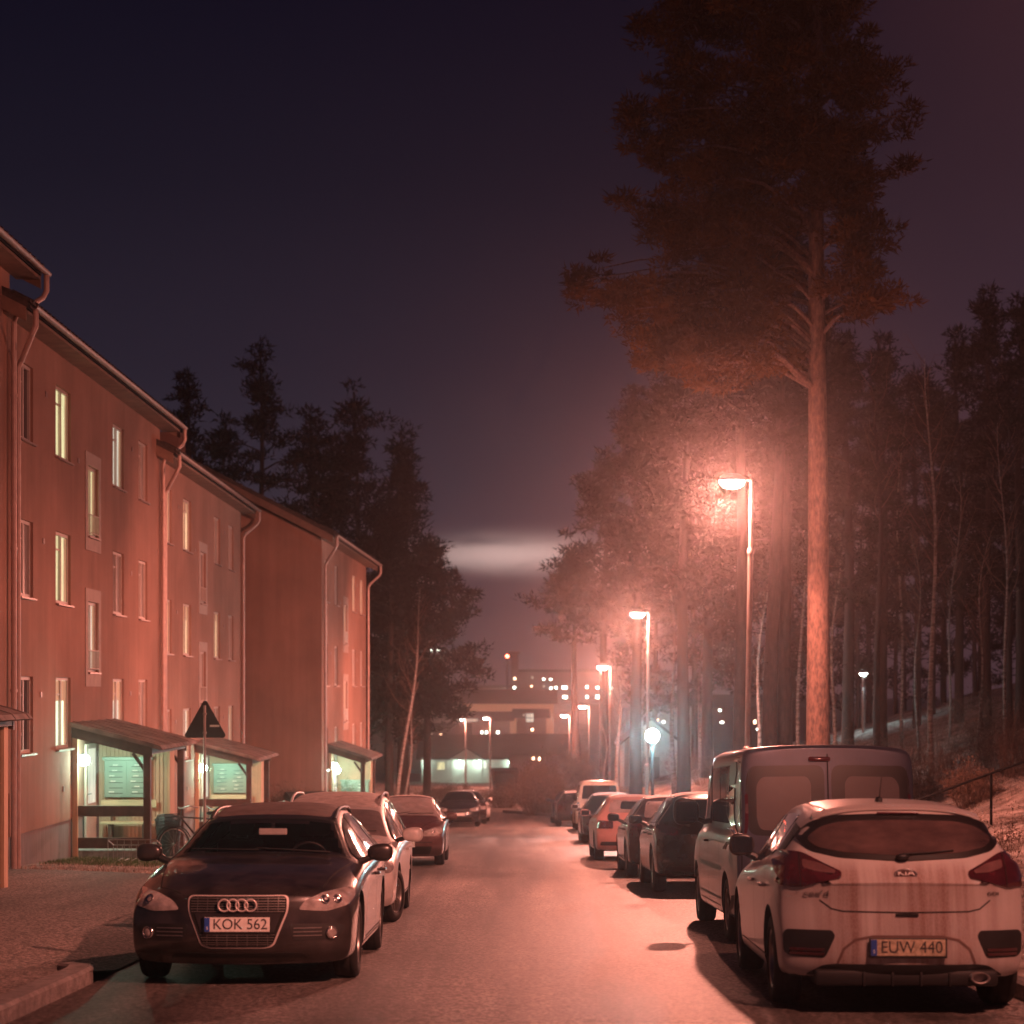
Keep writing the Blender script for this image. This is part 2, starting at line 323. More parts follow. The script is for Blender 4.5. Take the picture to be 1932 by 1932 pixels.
def dirty_paint(name='paint_white_dirty'):
    m = mat(name, (.46, .425, .41), .38, coat=.5, var=.05, vscale=4); nt = m.node_tree; L = nt.links.new; b = nt.nodes['Principled BSDF']
    old = b.inputs['Base Color'].links[0].from_socket
    tc = nd(nt, 'ShaderNodeTexCoord'); mp = nd(nt, 'ShaderNodeMapping'); mp.inputs['Scale'].default_value = (11, .6, .6); L(tc.outputs['Object'], mp.inputs[0])
    n = nd(nt, 'ShaderNodeTexNoise'); n.inputs['Scale'].default_value = 1; n.inputs['Detail'].default_value = 4; n.inputs['Roughness'].default_value = .62; L(mp.outputs[0], n.inputs[0])
    r = nd(nt, 'ShaderNodeMapRange'); L(n.outputs[0], r.inputs[0]); r.inputs[1].default_value = .34; r.inputs[2].default_value = .66
    n2 = nd(nt, 'ShaderNodeTexVoronoi'); n2.feature = 'DISTANCE_TO_EDGE'; n2.inputs['Scale'].default_value = 60
    mp2 = nd(nt, 'ShaderNodeMapping'); mp2.inputs['Scale'].default_value = (1, .3, .55); L(tc.outputs['Object'], mp2.inputs[0]); L(mp2.outputs[0], n2.inputs[0])
    v = nd(nt, 'ShaderNodeMapRange'); L(n2.outputs[0], v.inputs[0]); v.inputs[1].default_value = .02; v.inputs[2].default_value = .12; v.inputs[3].default_value = .70; v.inputs[4].default_value = 1
    # only the rear: road dirt thrown up on panels facing backwards, more in the middle and lower down
    sp = nd(nt, 'ShaderNodeSeparateXYZ'); L(tc.outputs['Object'], sp.inputs[0])
    g = nd(nt, 'ShaderNodeMapRange'); L(sp.outputs['Y'], g.inputs[0]); g.inputs[1].default_value = -1.80; g.inputs[2].default_value = -2.0
    ab = nd(nt, 'ShaderNodeMath', operation='ABSOLUTE'); L(sp.outputs['X'], ab.inputs[0])
    gx = nd(nt, 'ShaderNodeMapRange'); L(ab.outputs[0], gx.inputs[0]); gx.inputs[1].default_value = .78; gx.inputs[2].default_value = .36; gx.inputs[3].default_value = .22
    gz = nd(nt, 'ShaderNodeMapRange'); L(sp.outputs['Z'], gz.inputs[0]); gz.inputs[1].default_value = 1.10; gz.inputs[2].default_value = 1.0
    def mul(a, c):
        k = nd(nt, 'ShaderNodeMath', operation='MULTIPLY'); L(a, k.inputs[0]); L(c, k.inputs[1]); return k.outputs[0]
    f = mul(mul(mul(r.outputs[0], v.outputs[0]), g.outputs[0]), mul(gx.outputs[0], gz.outputs[0]))
    mx = nd(nt, 'ShaderNodeMix', data_type='RGBA'); L(f, mx.inputs[0]); L(old, mx.inputs[6]); mx.inputs[7].default_value = (.22, .135, .115, 1); L(mx.outputs[2], b.inputs['Base Color'])
    return m
dirty_paint()
mat('kia_glass', (.035,.022,.022), .14, spec=.5, coat=.6, col2=(.12,.075,.07), vscale=1.6, stretch=(1.2,.5,3))
mat('van_glass', (.10,.078,.076), .3, var=.1, vscale=3, spec=.5, coat=.5)
mat('dark_glass_band', (.008,.006,.006), .3)
mat('clear_lens_pink', (.15,.075,.075), .15, coat=1, var=.2, vscale=12)
mat('recess_brown', (.14,.08,.07), .7)  # brown tone of the strip drawn round the plate recess
mat('clear_glass', (.01,.01,.012), .03, spec=.7, alpha=.30)
mat('seat_cloth', (.12,.11,.11), .9, var=.2)
mat('bright_trim', (.62,.56,.54), .4, metal=.35)
mat('rail_paint', (.012,.011,.011), .8, spec=.2)
mat('thin_frost', (.13,.10,.095), .7, var=.3, vscale=6)
mat('curtain', (.4,.3,.22), .8, emit=(.85,.55,.30), estr=.42, var=.01, vscale=9, stretch=(1,4,.2))  # cloth glows by itself, standing for the room light on it
mat('board_wall', (.52, .36, .25), .75, var=.1, vscale=3)

# ------------------------------------------------------------ terrain
def smooth(a, b, x):
    t = min(1, max(0, (x-a)/(b-a))); return t*t*(3-2*t)
def road_z(y):
    if y < 92: return -.05*y
    if y < 240: return -4.6-.030*(y-92)
    if y < 300: return -9.04
    return -9.04+(min(y, 430)-300)*.06*smooth(300, 360, y)
def road_cx(y):      # the street bends to the left past the last parked cars
    return .2 if y < 84 else .2-.0105*(y-84)**2
def ground_z(x, y):
    z = road_z(y); xr = x-(road_cx(y)-.2) if y < 110 else x-(road_cx(110)-.2)
    base = z
    if y > 300: return z + .3*math.sin(x*.05)
    if x < 0:
        if xr < -3.4: base = z+.10+.13*smooth(-4, -9, xr)+(0 if y > 21 else 0)
    # wooded bank on the right
    if x > 3.9:
        hill = -2.5+.28*(x-10-.16*(y-38))+.02*(y-38)+1.6-.0
        hill += .12*math.sin(x*1.3+y*.4)+.08*math.sin(x*.7-y*.9)
        lim = 1.9+.012*y
        if hill > lim-1.5: hill = lim-1.5+1.5*math.tanh((hill-lim+1.5)/1.5)
        hb = z+.14+.05*smooth(4, 6, x)
        if y > 80: hill = hb+(hill-hb)*(1-smooth(95, 150, y)) if hill > hb else hb
        k = .35; h = math.log(math.exp(hill/k)+math.exp(hb/k))*k
        base = hb+(h-hb)*smooth(3.9, 6.5, x)
    return base
def sheet(name, xs, ys, zf, m, kind='structure'):
    V = []; Fc = []
    for y in ys:
        row = xs(y) if callable(xs) else xs
        for x in row: V.append((x, y, zf(x, y)))
    n = len(row)
    for j in range(len(ys)-1):
        for i in range(n-1): Fc.append((j*n+i, j*n+i+1, (j+1)*n+i+1, (j+1)*n+i))
    me = bpy.data.meshes.new(name); me.from_pydata(V, [], Fc); me.update()
    o = link(name, me, m, smooth='all'); tag(o, kind=kind); return o
gx = sorted(set([-160, -120, -90, -60, -45, -35, -28, -22, -18]+[round(-15+.6*i, 2) for i in range(18)]+[-4.2, -3.8, -3.45, -3.38, -3.30, -1, 1.5, 3.75, 3.85, 3.95, 4.2, 4.6]+[round(5+.5*i, 2) for i in range(50)]+[32, 36, 42, 50, 65, 90, 120, 160]))
gy = [-20+1.0*i for i in range(130)]+[112, 116, 120, 126, 132, 140, 150, 160, 175, 190, 210, 231, 260, 290, 310, 330, 360, 400, 450, 520, 600]
def under(x, y):
    z = ground_z(x, y); xr = x-(road_cx(min(y, 110))-.2)
    if -3.42 < xr < 3.9: z -= .06
    elif y < 33.4 and -14 < x < 0: z -= .05+(.12*smooth(-6, -4, x) if y > 15.4 else 0)
    return z
sheet('ground', gx, gy, under, MATS['ground_grass'])
def rz(x, y): return road_z(y)
ry = [-20+1.5*i for i in range(68)]+[80+.8*i for i in range(1, 36)]
ry = sorted(set(round(y, 2) for y in ry))
sheet('road', lambda y: [road_cx(y)-.2+k for k in (-3.40, -2, 0, 2, 3.84)], ry, rz, MATS['asphalt'])
def path_z(x, y): return ground_z(x, y)+.0
sheet('pavement', [-14+.5*i for i in range(21)]+[-3.75, -3.60, -3.41], [-20+1*i for i in range(54)], lambda x, y: road_z(y)+.10+.13*smooth(-4, -9, x) - (.085*smooth(-5.2, -3.7, x) if y > 16.5 else 0), MATS['pavement'])
# far kerb line of the bend and the right kerb
def kerb(name, pts, h=.12, w=.14):
    mb = MB(); n = len(pts)
    for i, (x, y) in enumerate(pts):
        a = Vector(pts[max(0, i-1)]); b = Vector(pts[min(n-1, i+1)]); t = (b-a).normalized(); nrm = Vector((t.y, -t.x))
        z = road_z(y)
        for s, hh in ((0, -.05), (0, h-.025), (.025, h), (w-.02, h), (w, h-.02), (w, -.05)): mb.v.append((x-nrm.x*s, y-nrm.y*s, z+hh))
    for i in range(n-1):
        for k in range(5): mb.f.append((i*6+k, i*6+k+1, (i+1)*6+k+1, (i+1)*6+k))
    mb.f += [tuple(range(6)), tuple(range((n-1)*6, n*6))[::-1]]
    o = mb.build(name, MATS['kerb_stone'], smooth=True); tag(o, kind='structure'); return o
kerb('kerb', [(-3.40, y) for y in (-20, -10, 0, 4, 8, 10, 12, 14, 15.6)]+[(-3.42, 16.1), (-3.48, 16.4), (-3.62, 16.6)], w=.22, h=.13)
kerb('kerb', [(3.84, y) for y in range(84, -20, -4)], w=.14, h=.14)
kerb('kerb', [(road_cx(y)-.2+3.84, y) for y in [104-.8*i for i in range(25)]], w=.14, h=.16)

# ------------------------------------------------------------ apartment blocks
def wall_with_holes(mb, L, z0, z1, holes, depth=.16):
    ys = sorted(set([0, L]+[h[0] for h in holes]+[h[1] for h in holes])); zs = sorted(set([z0, z1]+[h[2] for h in holes]+[h[3] for h in holes]))
    for a, b in zip(ys, ys[1:]):
        for c, d in zip(zs, zs[1:]):
            my, mz = (a+b)/2, (c+d)/2
            if any(h[0] < my < h[1] and h[2] < mz < h[3] for h in holes): continue
            mb.add([(0, a, c), (0, b, c), (0, b, d), (0, a, d)], [(0, 1, 2, 3)])
    for a, b, c, d in holes:
        x = -depth
        mb.add([(0, a, c), (0, b, c), (0, b, d), (0, a, d), (x, a, c), (x, b, c), (x, b, d), (x, a, d)], [(0, 1, 5, 4), (1, 2, 6, 5), (2, 3, 7, 6), (3, 0, 4, 7)])
def window(par, y0, y1, z0, z1, pane, stair=False):
    f = MB(); t = .06; x0, x1 = -.13, -.05
    f.box((x0, y0, z0), (x1, y0+t, z1)); f.box((x0, y1-t, z0), (x1, y1, z1)); f.box((x0, y0+t, z0), (x1, y1-t, z0+t)); f.box((x0, y0+t, z1-t), (x1, y1-t, z1))
    ym = y0+(y1-y0)*(.5 if not stair else .5)
    f.box((x0+.004, ym-.035, z0+t), (x1+.004, ym+.035, z1-t))
    if not stair: f.box((x0+.006, y0+t, z1-.34), (x1-.012, ym-.035, z1-.31))
    w = f.build('window', M('window_frame'), par)
    p = MB(); p.box((-.115, y0+t, z0+t), (-.095, ym-.035, z1-t)); p.box((-.115, ym+.035, z0+t), (-.095, y1-t, z1-t)); p.build('pane', M(pane), w)
    if pane in ('lit_green', 'lit_warm', 'lit_pale', 'lit_bright'):
        ra = random.Random(int(y0*100+z0*37)); 
        for a_, b_ in ((y0+t+.004, y0+t+(y1-y0)*ra.uniform(.06, .13)), (y1-t-(y1-y0)*ra.uniform(.06, .14), y1-t-.004)):
            c_ = MB(); n_ = 7
            for k_ in range(n_+1):
                yy = a_+(b_-a_)*k_/n_; xx = -.088+(.008 if k_ % 2 else 0); c_.v += [(xx, yy, z0+t+.01), (xx, yy, z1-t-.01)]
            for k_ in range(n_): c_.f.append((2*k_, 2*k_+2, 2*k_+3, 2*k_+1))
            c_.build('curtain', M('curtain'), w)
        if ra.random() < .5 and not stair: c_ = MB(); c_.box((-.088, y0+t+.01, z1-t-(z1-z0)*ra.uniform(.12, .3)), (-.082, y1-t-.01, z1-t-.005)); c_.build('blind', M('curtain'), w)
    s = MB(); s.box((-.09, y0-.03, z0-.045), (.07, y1+.03, z0-.012)); s.build('sill', M('sill_metal'), w)
    if stair:
        r = MB(); r.box((-.11, y0+.05, z0+.10), (-.06, y1-.05, z0+.12))
        g = MB()
        for i in range(9): g.tube([(.03, y0+.05+i*(y1-y0-.1)/8, z0+.06), (.03, y0+.05+i*(y1-y0-.1)/8, z0+.42)], .008, 5)
        g.tube([(.03, y0, z0+.43), (.03, y1, z0+.43)], .014, 5); g.tube([(.03, y0, z0+.06), (.03, y1, z0+.06)], .012, 5); g.build('guard_rail', M('window_frame'), w)
def apartment(label, X, Y, eave, rot, L, panes, base, depth=11, winX=None):
    """eave: world height of the eave; local y runs along the street front"""
    b = root('apartment_block', label, 'apartment block', (X, Y, 0), (0, 0, rot), 'stepped apartment blocks along the left side of the street')
    sill = eave-2.03            # top storey sill
    cols = winX or ((.6, 1.65), (3.4, 4.65), (8.7, 9.9), (11.6, 12.7)); st = (6.0, 7.3)
    if winX: st = winX[4]; cols = winX[:4]
    holes = []; W_ = []
    for r in range(3):
        for c in range(4):
            z = sill-2.75*r; h = (cols[c][0], cols[c][1], z, z+1.35)
            holes.append(h); W_.append((h, panes[r][c], False))
    for r, z in enumerate((eave-3.30, eave-6.05)):
        h = (st[0]+.14, st[1]-.14, z, z+1.42); holes.append(h); W_.append((h, panes[3][r], True))
    pl = eave-8.92
    w = MB(); wall_with_holes(w, L, pl, eave-.08, holes)
    # the other three walls with gables
    rise = math.tan(math.radians(27))*depth/2
    for y in (0, L): w.add([(0, y, pl), (-depth, y, pl), (-depth, y, eave-.08), (-depth/2, y, eave-.08+rise), (0, y, eave-.08)], [(0, 1, 2, 3, 4)])
    w.add([(-depth, 0, pl), (-depth, L, pl), (-depth, L, eave-.08), (-depth, 0, eave-.08)], [(0, 1, 2, 3)])
    w.build('wall', M('stucco'), b)
    p = MB(); p.box((-depth+.02, .02, base-3), (-.02, L-.02, pl)); p.build('plinth', M('plinth'), b)
    for h, pane, stair in W_: window(b, *h, pane, stair)
    for r, z in enumerate((eave-3.30, eave-6.05)):       # pale panels round the stair windows
        s = MB(); o = .012; a0, a1 = st[0]-.08, st[1]+.08; y0, y1 = st[0]+.14, st[1]-.14; zt = z+1.42
        s.box((.0, a0, z-.30), (o+.01, a1, z-.05)); s.box((0, a0, zt), (o+.01, a1, zt+.26)); s.box((0, a0, z-.05), (o+.01, y0, zt)); s.box((0, y1, z-.05), (o+.01, a1, zt))
        s.build('stair_window_panel', M('stucco_trim'), b)
    # roof
    t = math.tan(math.radians(27)); ov = .43; vo = .5; r = MB()
    for s in (1, -1):
        xa = ov if s == 1 else -depth-ov; xr = -depth/2; za = eave-.02-0*t; zr = za+t*(depth/2+ov)
        q = [(xa, -vo, za), (xa, L+vo, za), (xr, L+vo, zr), (xr, -vo, zr)]; q2 = [(a, b_, c+.13) for a, b_, c in q]
        r.add(q+q2, [(0, 1, 2, 3), (4, 7, 6, 5), (0, 4, 5, 1), (1, 5, 6, 2), (2, 6, 7, 3), (3, 7, 4, 0)])
    # rows of tiles on the street side
    nrow = 18
    for i in range(nrow):
        f0 = i/nrow; x = ov+.05-f0*(depth/2+ov); z = eave-.02+t*(ov-x)+.13
        r.add([(x, -vo-.02, z-.01), (x, L+vo+.02, z-.01), (x, L+vo+.02, z+.04), (x, -vo-.02, z+.04), (x-.34, -vo-.02, z+t*.34+.005), (x-.34, L+vo+.02, z+t*.34+.005)], [(0, 1, 2, 3), (3, 2, 5, 4), (0, 3, 4), (1, 5, 2)])
    e = r
    for k in range(int((L+2*vo)/.30)):       # scalloped front edge of the tiles
        y = -vo+.15+k*.30; e.tube([(ov+.07, y, eave+.10), (ov-.3, y, eave+.10+t*.37)], .045, 6)
    ro = r.build('roof', M('roof_tile'), b)
    c = MB(); c.box((-depth/2-.9, 4, eave+rise-.6), (-depth/2+.1, 5.2, eave+rise+1.0)); c.box((-depth/2-.95, 3.95, eave+rise+1.0), (-depth/2+.15, 5.25, eave+rise+1.1)); c.build('chimney', M('stucco'), ro)
    s = MB(); s.box((.0, -vo+.05, eave-.09), (ov-.02, L+vo-.05, eave-.035))
    for k in range(0): s.box((0, -vo+.3+k*.9-.03, eave-.115), (ov-.05, -vo+.3+k*.9+.03, eave-.092))
    s.build('soffit', M('soffit'), b)
    for y in (-vo-.03, L+vo+.002):     # verge boards
        s = MB()
        for sg in (0,):
            xa = ov-.02; za = eave-.24; q = [(xa, y, za), (-depth/2, y, za+t*(depth/2+ov)), (-depth/2, y, za+t*(depth/2+ov)+.24), (xa, y, za+.24)]
            s.add(q+[(a, b_+.03, c_) for a, b_, c_ in q], [(0, 1, 2, 3), (4, 7, 6, 5), (0, 4, 5, 1), (1, 5, 6, 2), (2, 6, 7, 3), (3, 7, 4, 0)])
        s.build('verge_board', M('soffit'), b)
    g = MB(); pts = [(.065*math.cos(a), .065*math.sin(a)) for a in [PI+PI*i/8 for i in range(9)]]+[(.055*math.cos(a), .055*math.sin(a)) for a in [2*PI-PI*i/8 for i in range(9)]]
    g.prism(pts, (ov+.11, -vo, eave+.02), (ov+.11, L+vo, eave+.02), (1, 0, 0), (0, 0, 1))
    for k in range(int((L+2*vo)/.8)): g.tube([(ov+.17, -vo+.4+k*.8, eave+.03), (ov+.11, -vo+.4+k*.8, eave-.055), (ov+.03, -vo+.4+k*.8, eave+.0)], .010, 4)
    g.build('gutter', M('gutter'), b, smooth=True)
    for y, ye in ((.18, -vo+.12), (L-.10, L+vo-.12)):
        d = MB(); d.tube([(ov+.11, ye, eave-.02), (ov+.11, ye, eave-.30), (ov+.05, ye, eave-.42), (.16, y, eave-.78), (.10, y, eave-.92), (.10, y, base+.1)], .048, 10)
        for z in (eave-2.2, eave-4.8, eave-7.2): d.tube([(.10, y, z), (.10, y, z+.05)], .06, 10)
        d.build('downpipe', M('downpipe'), b, smooth=True)
    for k, (y, z) in enumerate([(2.6, eave-1.0), (5.3, eave-1.9), (10.8, eave-1.0), (2.4, eave-3.7), (10.7, eave-3.8), (2.2, eave-6.5), (10.6, eave-6.5), (4.0, eave-8.3)]): v = MB(); v.box((.0, y-.05, z-.05), (.02, y+.05, z+.05)); v.build('wall_vent', M('sill_metal'), b)
    return b
D, Pq, Gn, Wm, Br = 'lit_dim', 'lit_pale', 'lit_green', 'lit_warm', 'lit_bright'
dk = 'glass_dark'
EAVE = {0: 8.75, 1: 8.0, 2: 7.27, 3: 6.50}
apartment('nearest pink rendered apartment block, cut off by the left edge of the picture', -8.5, 19.0, EAVE[0], 0, 14.35, [[dk, D, Pq, dk], [D, Wm, dk, dk], [D, Gn, dk, D], [Gn, D]], -1.9)
apartment('pink rendered apartment block with the tall greenish lit stair window, second from the left', -8.5, 33.35, EAVE[1], 0, 14.35, [[dk, Gn, Pq, D], [D, Wm if 0 else Gn, D, D], [dk, Br, Pq, D], [Gn, Pq]], -2.6)
apartment('pink rendered apartment block rising behind the triangular road sign', -8.5, 47.7, EAVE[2], 0, 14.35, [[Pq, Wm, D, D], [Pq, Br if 0 else Wm, Wm, D], [D, Pq, D, Pq], [dk, D]], -3.2)
apartment('farthest pink rendered apartment block, standing forward with a blank gable wall', -6.03, 63.0, EAVE[3], -.027, 14.3, [[Wm, D, Wm, Wm], [D, D, D, D], [D, D, D, D], [Pq, Pq]], -4.0, winX=((.7, 1.7), (3.6, 4.6), (9.2, 10.4), (12.0, 13.2), (6.2, 7.6)))

# ------------------------------------------------------------ entrance porches
def text_mesh(txt, size, extrude=.002):
    cu = bpy.data.curves.new('text', 'FONT'); cu.body = txt; cu.size = size; cu.extrude = extrude; cu.align_x = 'CENTER'; cu.align_y = 'CENTER'
    o = bpy.data.objects.new('text', cu); COL.objects.link(o); dg = bpy.context.evaluated_depsgraph_get()
    me = bpy.data.meshes.new_from_object(o.evaluated_get(dg)); bpy.data.objects.remove(o); bpy.data.curves.remove(cu); me.materials.clear(); return me
def lamp_light(name, loc, power, color, radius, parent=None, spot=None):
    l = bpy.data.lights.new(name, 'SPOT' if spot else 'POINT'); l.energy = power; l.color = color; l.shadow_soft_size = radius
    if spot: l.spot_size = spot; l.spot_blend = .30
    o = bpy.data.objects.new(name, l); COL.objects.link(o); o.location = loc
    if parent: o.parent = parent
    return o
def porch(label, X, Y, zf, base, W_=1.52, L=4.1, rot=0, lamp=True, lampz=None, power=60, closed=False, lamp_label='', lamp_n=1):
    """zf: height of the roof at the wall; the roof falls .39 m to the street side"""
    p = root('entrance_porch', label, 'porch', (X, Y, 0), (0, 0, rot), 'entrance porches of the apartment blocks')
    ze = zf-.39; s = .39/W_
    r = MB(); n = 8                 # roof: decking, felt with seams, rounded front edge
    prof = [(0.0, zf), (W_, ze), (W_+.22, ze-.07), (W_+.27, ze-.14), (W_+.22, ze-.16), (W_, ze-.06-.03), (0, zf-.09)]
    r.prism(prof, (0, -.15, 0), (0, L+.1, 0), (1, 0, 0), (0, 0, 1))
    for k in range(6):
        y = .1+k*(L-.2)/5; r.tube([(0, y, zf+.005), (W_, y, ze+.005), (W_+.22, y, ze-.07), (W_+.27, y, ze-.14)], .014, 5)
    r.build('roof', M('felt'), p)
    b = MB()
    for y in (-.02, L-.1): b.prism([(0, zf-.10), (W_+.04, ze-.10), (W_+.04, ze-.30), (0, zf-.30)], (0, y, 0), (0, y+.09, 0), (1, 0, 0), (0, 0, 1))
    b.box((W_-.06, .07, ze-.24), (W_+.03, L-.1, ze-.095)); b.build('beam', M('wood_dark'), p)
    for y in ((.02,) if closed else (.02, L-.16)):
        q = MB(); q.bbox((W_-.14, y, base-.4), (W_, y+.14, ze-.24), .012); q.tube([(W_-.07, y+.07, ze-.62), (W_-.35, y+.07, ze-.22)], .04, 4); q.build('post', M('wood_dark'), p)
    q = MB(); q.bbox((.004, .0, base-.4), (.11, .10, zf-.28), .01); q.build('post', M('wood_pale'), p)
    # rails between wall post and outer post
    for z in (base+.72, base+.10):
        q = MB(); q.bbox((.11, .03, z), (W_-.14, .075, z+.21), .008); q.build('rail', M('wood_dark'), p)
    # far board wall, battened on the side facing the street's upper end
    yb = L-.35 if closed else min(2.35, L-1.3); w = MB(); nb = 17; bw = (W_-.10)/nb
    for k in range(nb):
        x = .03+k*bw; w.box((x+.008, yb, base-.3), (x+bw-.008, yb+.03, zf-.12-(x+bw)*s))
    w.box((.03, yb+.03, base-.3), (.03+nb*bw, yb+.08, ze-.14)); w.build('board_wall', M('board_wall'), p)
    w = MB(); w.box((.03+nb*bw, yb-.02, base-.3), (.03+nb*bw+.05, yb+(.2 if closed else .55), ze-.16)); w.build('corner_board', M('wood_pale'), p)
    # house door inside the porch, facing the street
    d = MB(); d.bbox((.01, 1.05, base+.12), (.06, 2.0, base+2.1), .01); dd = d.build('door', M('stucco_trim'), p)
    g = MB(); g.box((.061, 1.2, base+.9), (.068, 1.85, base+2.0)); g.build('door_glass', M('lit_pale'), dd); g = MB(); g.tube([(.07, 1.1, base+1.1), (.11, 1.1, base+1.1), (.11, 1.25, base+1.1)], .012, 6); g.build('handle', M('steel'), dd)
    st = MB(); st.bbox((.0, .15, base-.2), (W_-.2, L-.7, base+.06), .02); st.build('floor_slab', M('kerb_stone'), p)
    # mailboxes
    m = MB(); m.bbox((.17, yb-.12, base+.97), (1.12, yb-.003, base+1.74), .01); m.box((.13, yb-.14, base+1.74), (1.16, yb-.002, base+1.80))
    mm = m.build('mailbox_cabinet', M('mailbox'), p)
    for cx in (.19, .65):
        q = MB(); q.box((cx+.01, yb-.128, base+.995), (cx+.44, yb-.1205, base+1.72)); q.build('cabinet_door', M('mailbox'), mm)
        q = MB()
        for k in range(6):
            z = base+1.05+k*.11; q.box((cx+.08, yb-.132, z), (cx+.36, yb-.1285, z+.012))
        q.build('letter_slot', M('dark_metal'), mm)
    q = MB()
    for k in range(6):
        for cx in (.19, .65):
            if random.random() < .8:
                z = base+1.075+k*.11; o = random.uniform(.05, .2); q.box((cx+o, yb-.1335, z), (cx+o+.11, yb-.129, z+.022))
    q.build('name_tag', M('paper'), mm)
    # bench under the mailboxes
    c = p.location; R = Matrix.Rotation(rot, 4, 'Z')
    bl = root('porch_bench', 'pale wooden bench under the mailboxes of the '+lamp_label, 'bench', (X, Y, 0), (0, 0, rot), 'benches in the entrance porches')
    q = MB(); q.bbox((.15, yb-.46, base+.44), (1.2, yb-.16, base+.49), .008); q.build('seat', M('wood_seat'), bl)
    q = MB(); q.bbox((.1, yb-.16, base+.76), (1.25, yb-.13, base+.92), .008); q.build('backrest', M('wood_seat'), bl)
    for x in (.3, 1.0):
        q = MB(); q.bbox((x, yb-.42, base+.06), (x+.08, yb-.18, base+.439), .008); q.bbox((x+.01, yb-.18, base+.06), (x+.07, yb-.131, base+.759), .006); q.build('leg', M('wood_dark'), bl)
    if lamp:
        for k in range(lamp_n):
            yy = .32+.7*k; z = (lampz or zf-.75)-(.18*k)
            l = root('porch_lamp', ('green-white ball lamp glowing in the ' if k == 0 else 'lower one of the two ball lamps glowing in the ')+lamp_label, 'wall lamp', R @ Vector((.0, yy, 0))+Vector((X, Y, z)), (0, 0, rot), 'ball lamps lighting the porches')
            q = MB(); q.ball((.16, 0, 0), .12, 16, 10); gl = q.build('globe', M('porch_glass'), l, smooth='all'); gl.visible_shadow = True
            q = MB(); q.tube([(0.004, 0, .02), (.05, 0, .07), (.16, 0, .12)], .02, 6); q.tube([(.16, 0, .088), (.16, 0, .13)], .05, 10); q.build('bracket', M('dark_metal'), l)
            lamp_light('lamp_light', (.30, 0, -.02), power, PORCH_C, .09, l)
    return p
porch('low felt-roofed entrance porch cut off by the left edge of the picture', -8.5, 23.75, 1.6+.11, -1.75, W_=1.44, closed=True, lamp=False, lamp_label='porch at the left edge of the picture')
porch('large felt-roofed entrance porch with mailboxes behind brown rails, left of the triangular road sign', -8.5, 38.1, 1.6-.64, -1.6, power=150, lamp_label='porch left of the triangular road sign')
porch('felt-roofed entrance porch with mailboxes, directly right of the triangular road sign', -8.5, 53.0, 1.6-1.40, -2.3, power=150, lamp_label='porch right of the triangular road sign')
porch('farthest entrance porch, with a green bush in front of its boards', -5.98, 64.8, 1.6-1.80, -3.3, W_=1.2, L=3.7, rot=-.027, power=95, lamp_label='farthest porch', lamp_n=2)

# ------------------------------------------------------------ street lamps
def street_lamp(label, X, Y, H, lean=0.0, turn=0, k=1.0, lit=True, base=None, thick=1.0):
    z0 = ground_z(X, Y) if base is None else base
    l = root('street_lamp', label, 'street lamp', (X, Y, z0), (0, lean, turn), 'street lamps along the road')
    h = H-z0
    q = MB(); q.tube([(0, 0, -.3), (0, 0, h*.30)], .068*thick, 14); q.tube([(0, 0, h*.30), (0, 0, h*.82)], .052*thick, 14); q.tube([(0, 0, h*.82), (0, 0, h)], .040*thick, 14)
    q.build('pole', M('steel_pole'), l, smooth=True)
    q = MB()
    for f, r in ((.30, .085), (.82, .066)): q.lathe([(.04, h*f-.07), (r*thick, h*f-.06), (r*thick, h*f+.01), (.05, h*f+.05)], 14)
    q.tube([(.04, 0, h*.12), (.075, 0, h*.12)], .05, 4); q.build('collar', M('steel_pole'), l, smooth=True)
    q = MB(); q.tube([(0, 0, h-.04), (-.02, 0, h+.03), (-.08, 0, h+.05), (-.16, 0, h+.05)], .032*thick, 10); q.build('arm', M('steel_pole'), l, smooth=True)
    # fixture: oval shade with a bowl under it
    hd = MB(); n = 24; cx = -.38
    for i, (r, z) in enumerate([(.02, .16), (.14, .145), (.21, .10), (.245, .045), (.25, .02), (.235, .015)]):
        for a in range(n): hd.v.append((cx+r*1.05*math.cos(2*PI*a/n), r*.8*math.sin(2*PI*a/n), h+z))
        if i:
            for a in range(n): hd.f.append(((i-1)*n+a, (i-1)*n+(a+1) % n, i*n+(a+1) % n, i*n+a))
    hd.tube([(-.12, 0, h+.05), (-.2, 0, h+.06)], .045, 8)
    s = hd.build('lamp_shade', M('steel'), l, smooth='all')
    b = MB()
    for i in range(8):
        th = PI/2*i/7; r = .232*math.cos(th)**.7 if i < 7 else .004; z = .02-.15*math.sin(th)
        for a in range(n): b.v.append((cx+r*1.05*math.cos(2*PI*a/n), r*.8*math.sin(2*PI*a/n), h+z))
        if i:
            for a in range(n): b.f.append(((i-1)*n+a, (i-1)*n+(a+1) % n, i*n+(a+1) % n, i*n+a))
    g = b.build('lamp_glass', M('lamp_glass'), l, smooth='all')
    if lit:
        sp_ = lamp_light('lamp_light', (cx, 0, h-.22), LAMP_W*k*.36, LAMP_C, .10, l, spot=math.radians(164)); sp_.rotation_euler = (0, math.radians(11), 0)
        if Y < 90:      # added beams along the road; far one strengthened to brighten the house walls
            for sg in (-1, 1):
                b2 = lamp_light('lamp_beam', (cx, 0, h-.22), LAMP_W*k*(.38 if sg < 0 else 1.0), LAMP_C, .10, l, spot=math.radians(84 if sg < 0 else 68)); b2.data.spot_blend = .8
                b2.rotation_euler = Vector((-.52 if sg < 0 else -.78, sg*1.0, -.55 if sg < 0 else -.36)).to_track_quat('-Z', 'Y').to_euler()
        lamp_light('lamp_glow', (cx-.0, 0, h-.22), LAMP_W*k*.13, LAMP_C, .12, l)
    return l
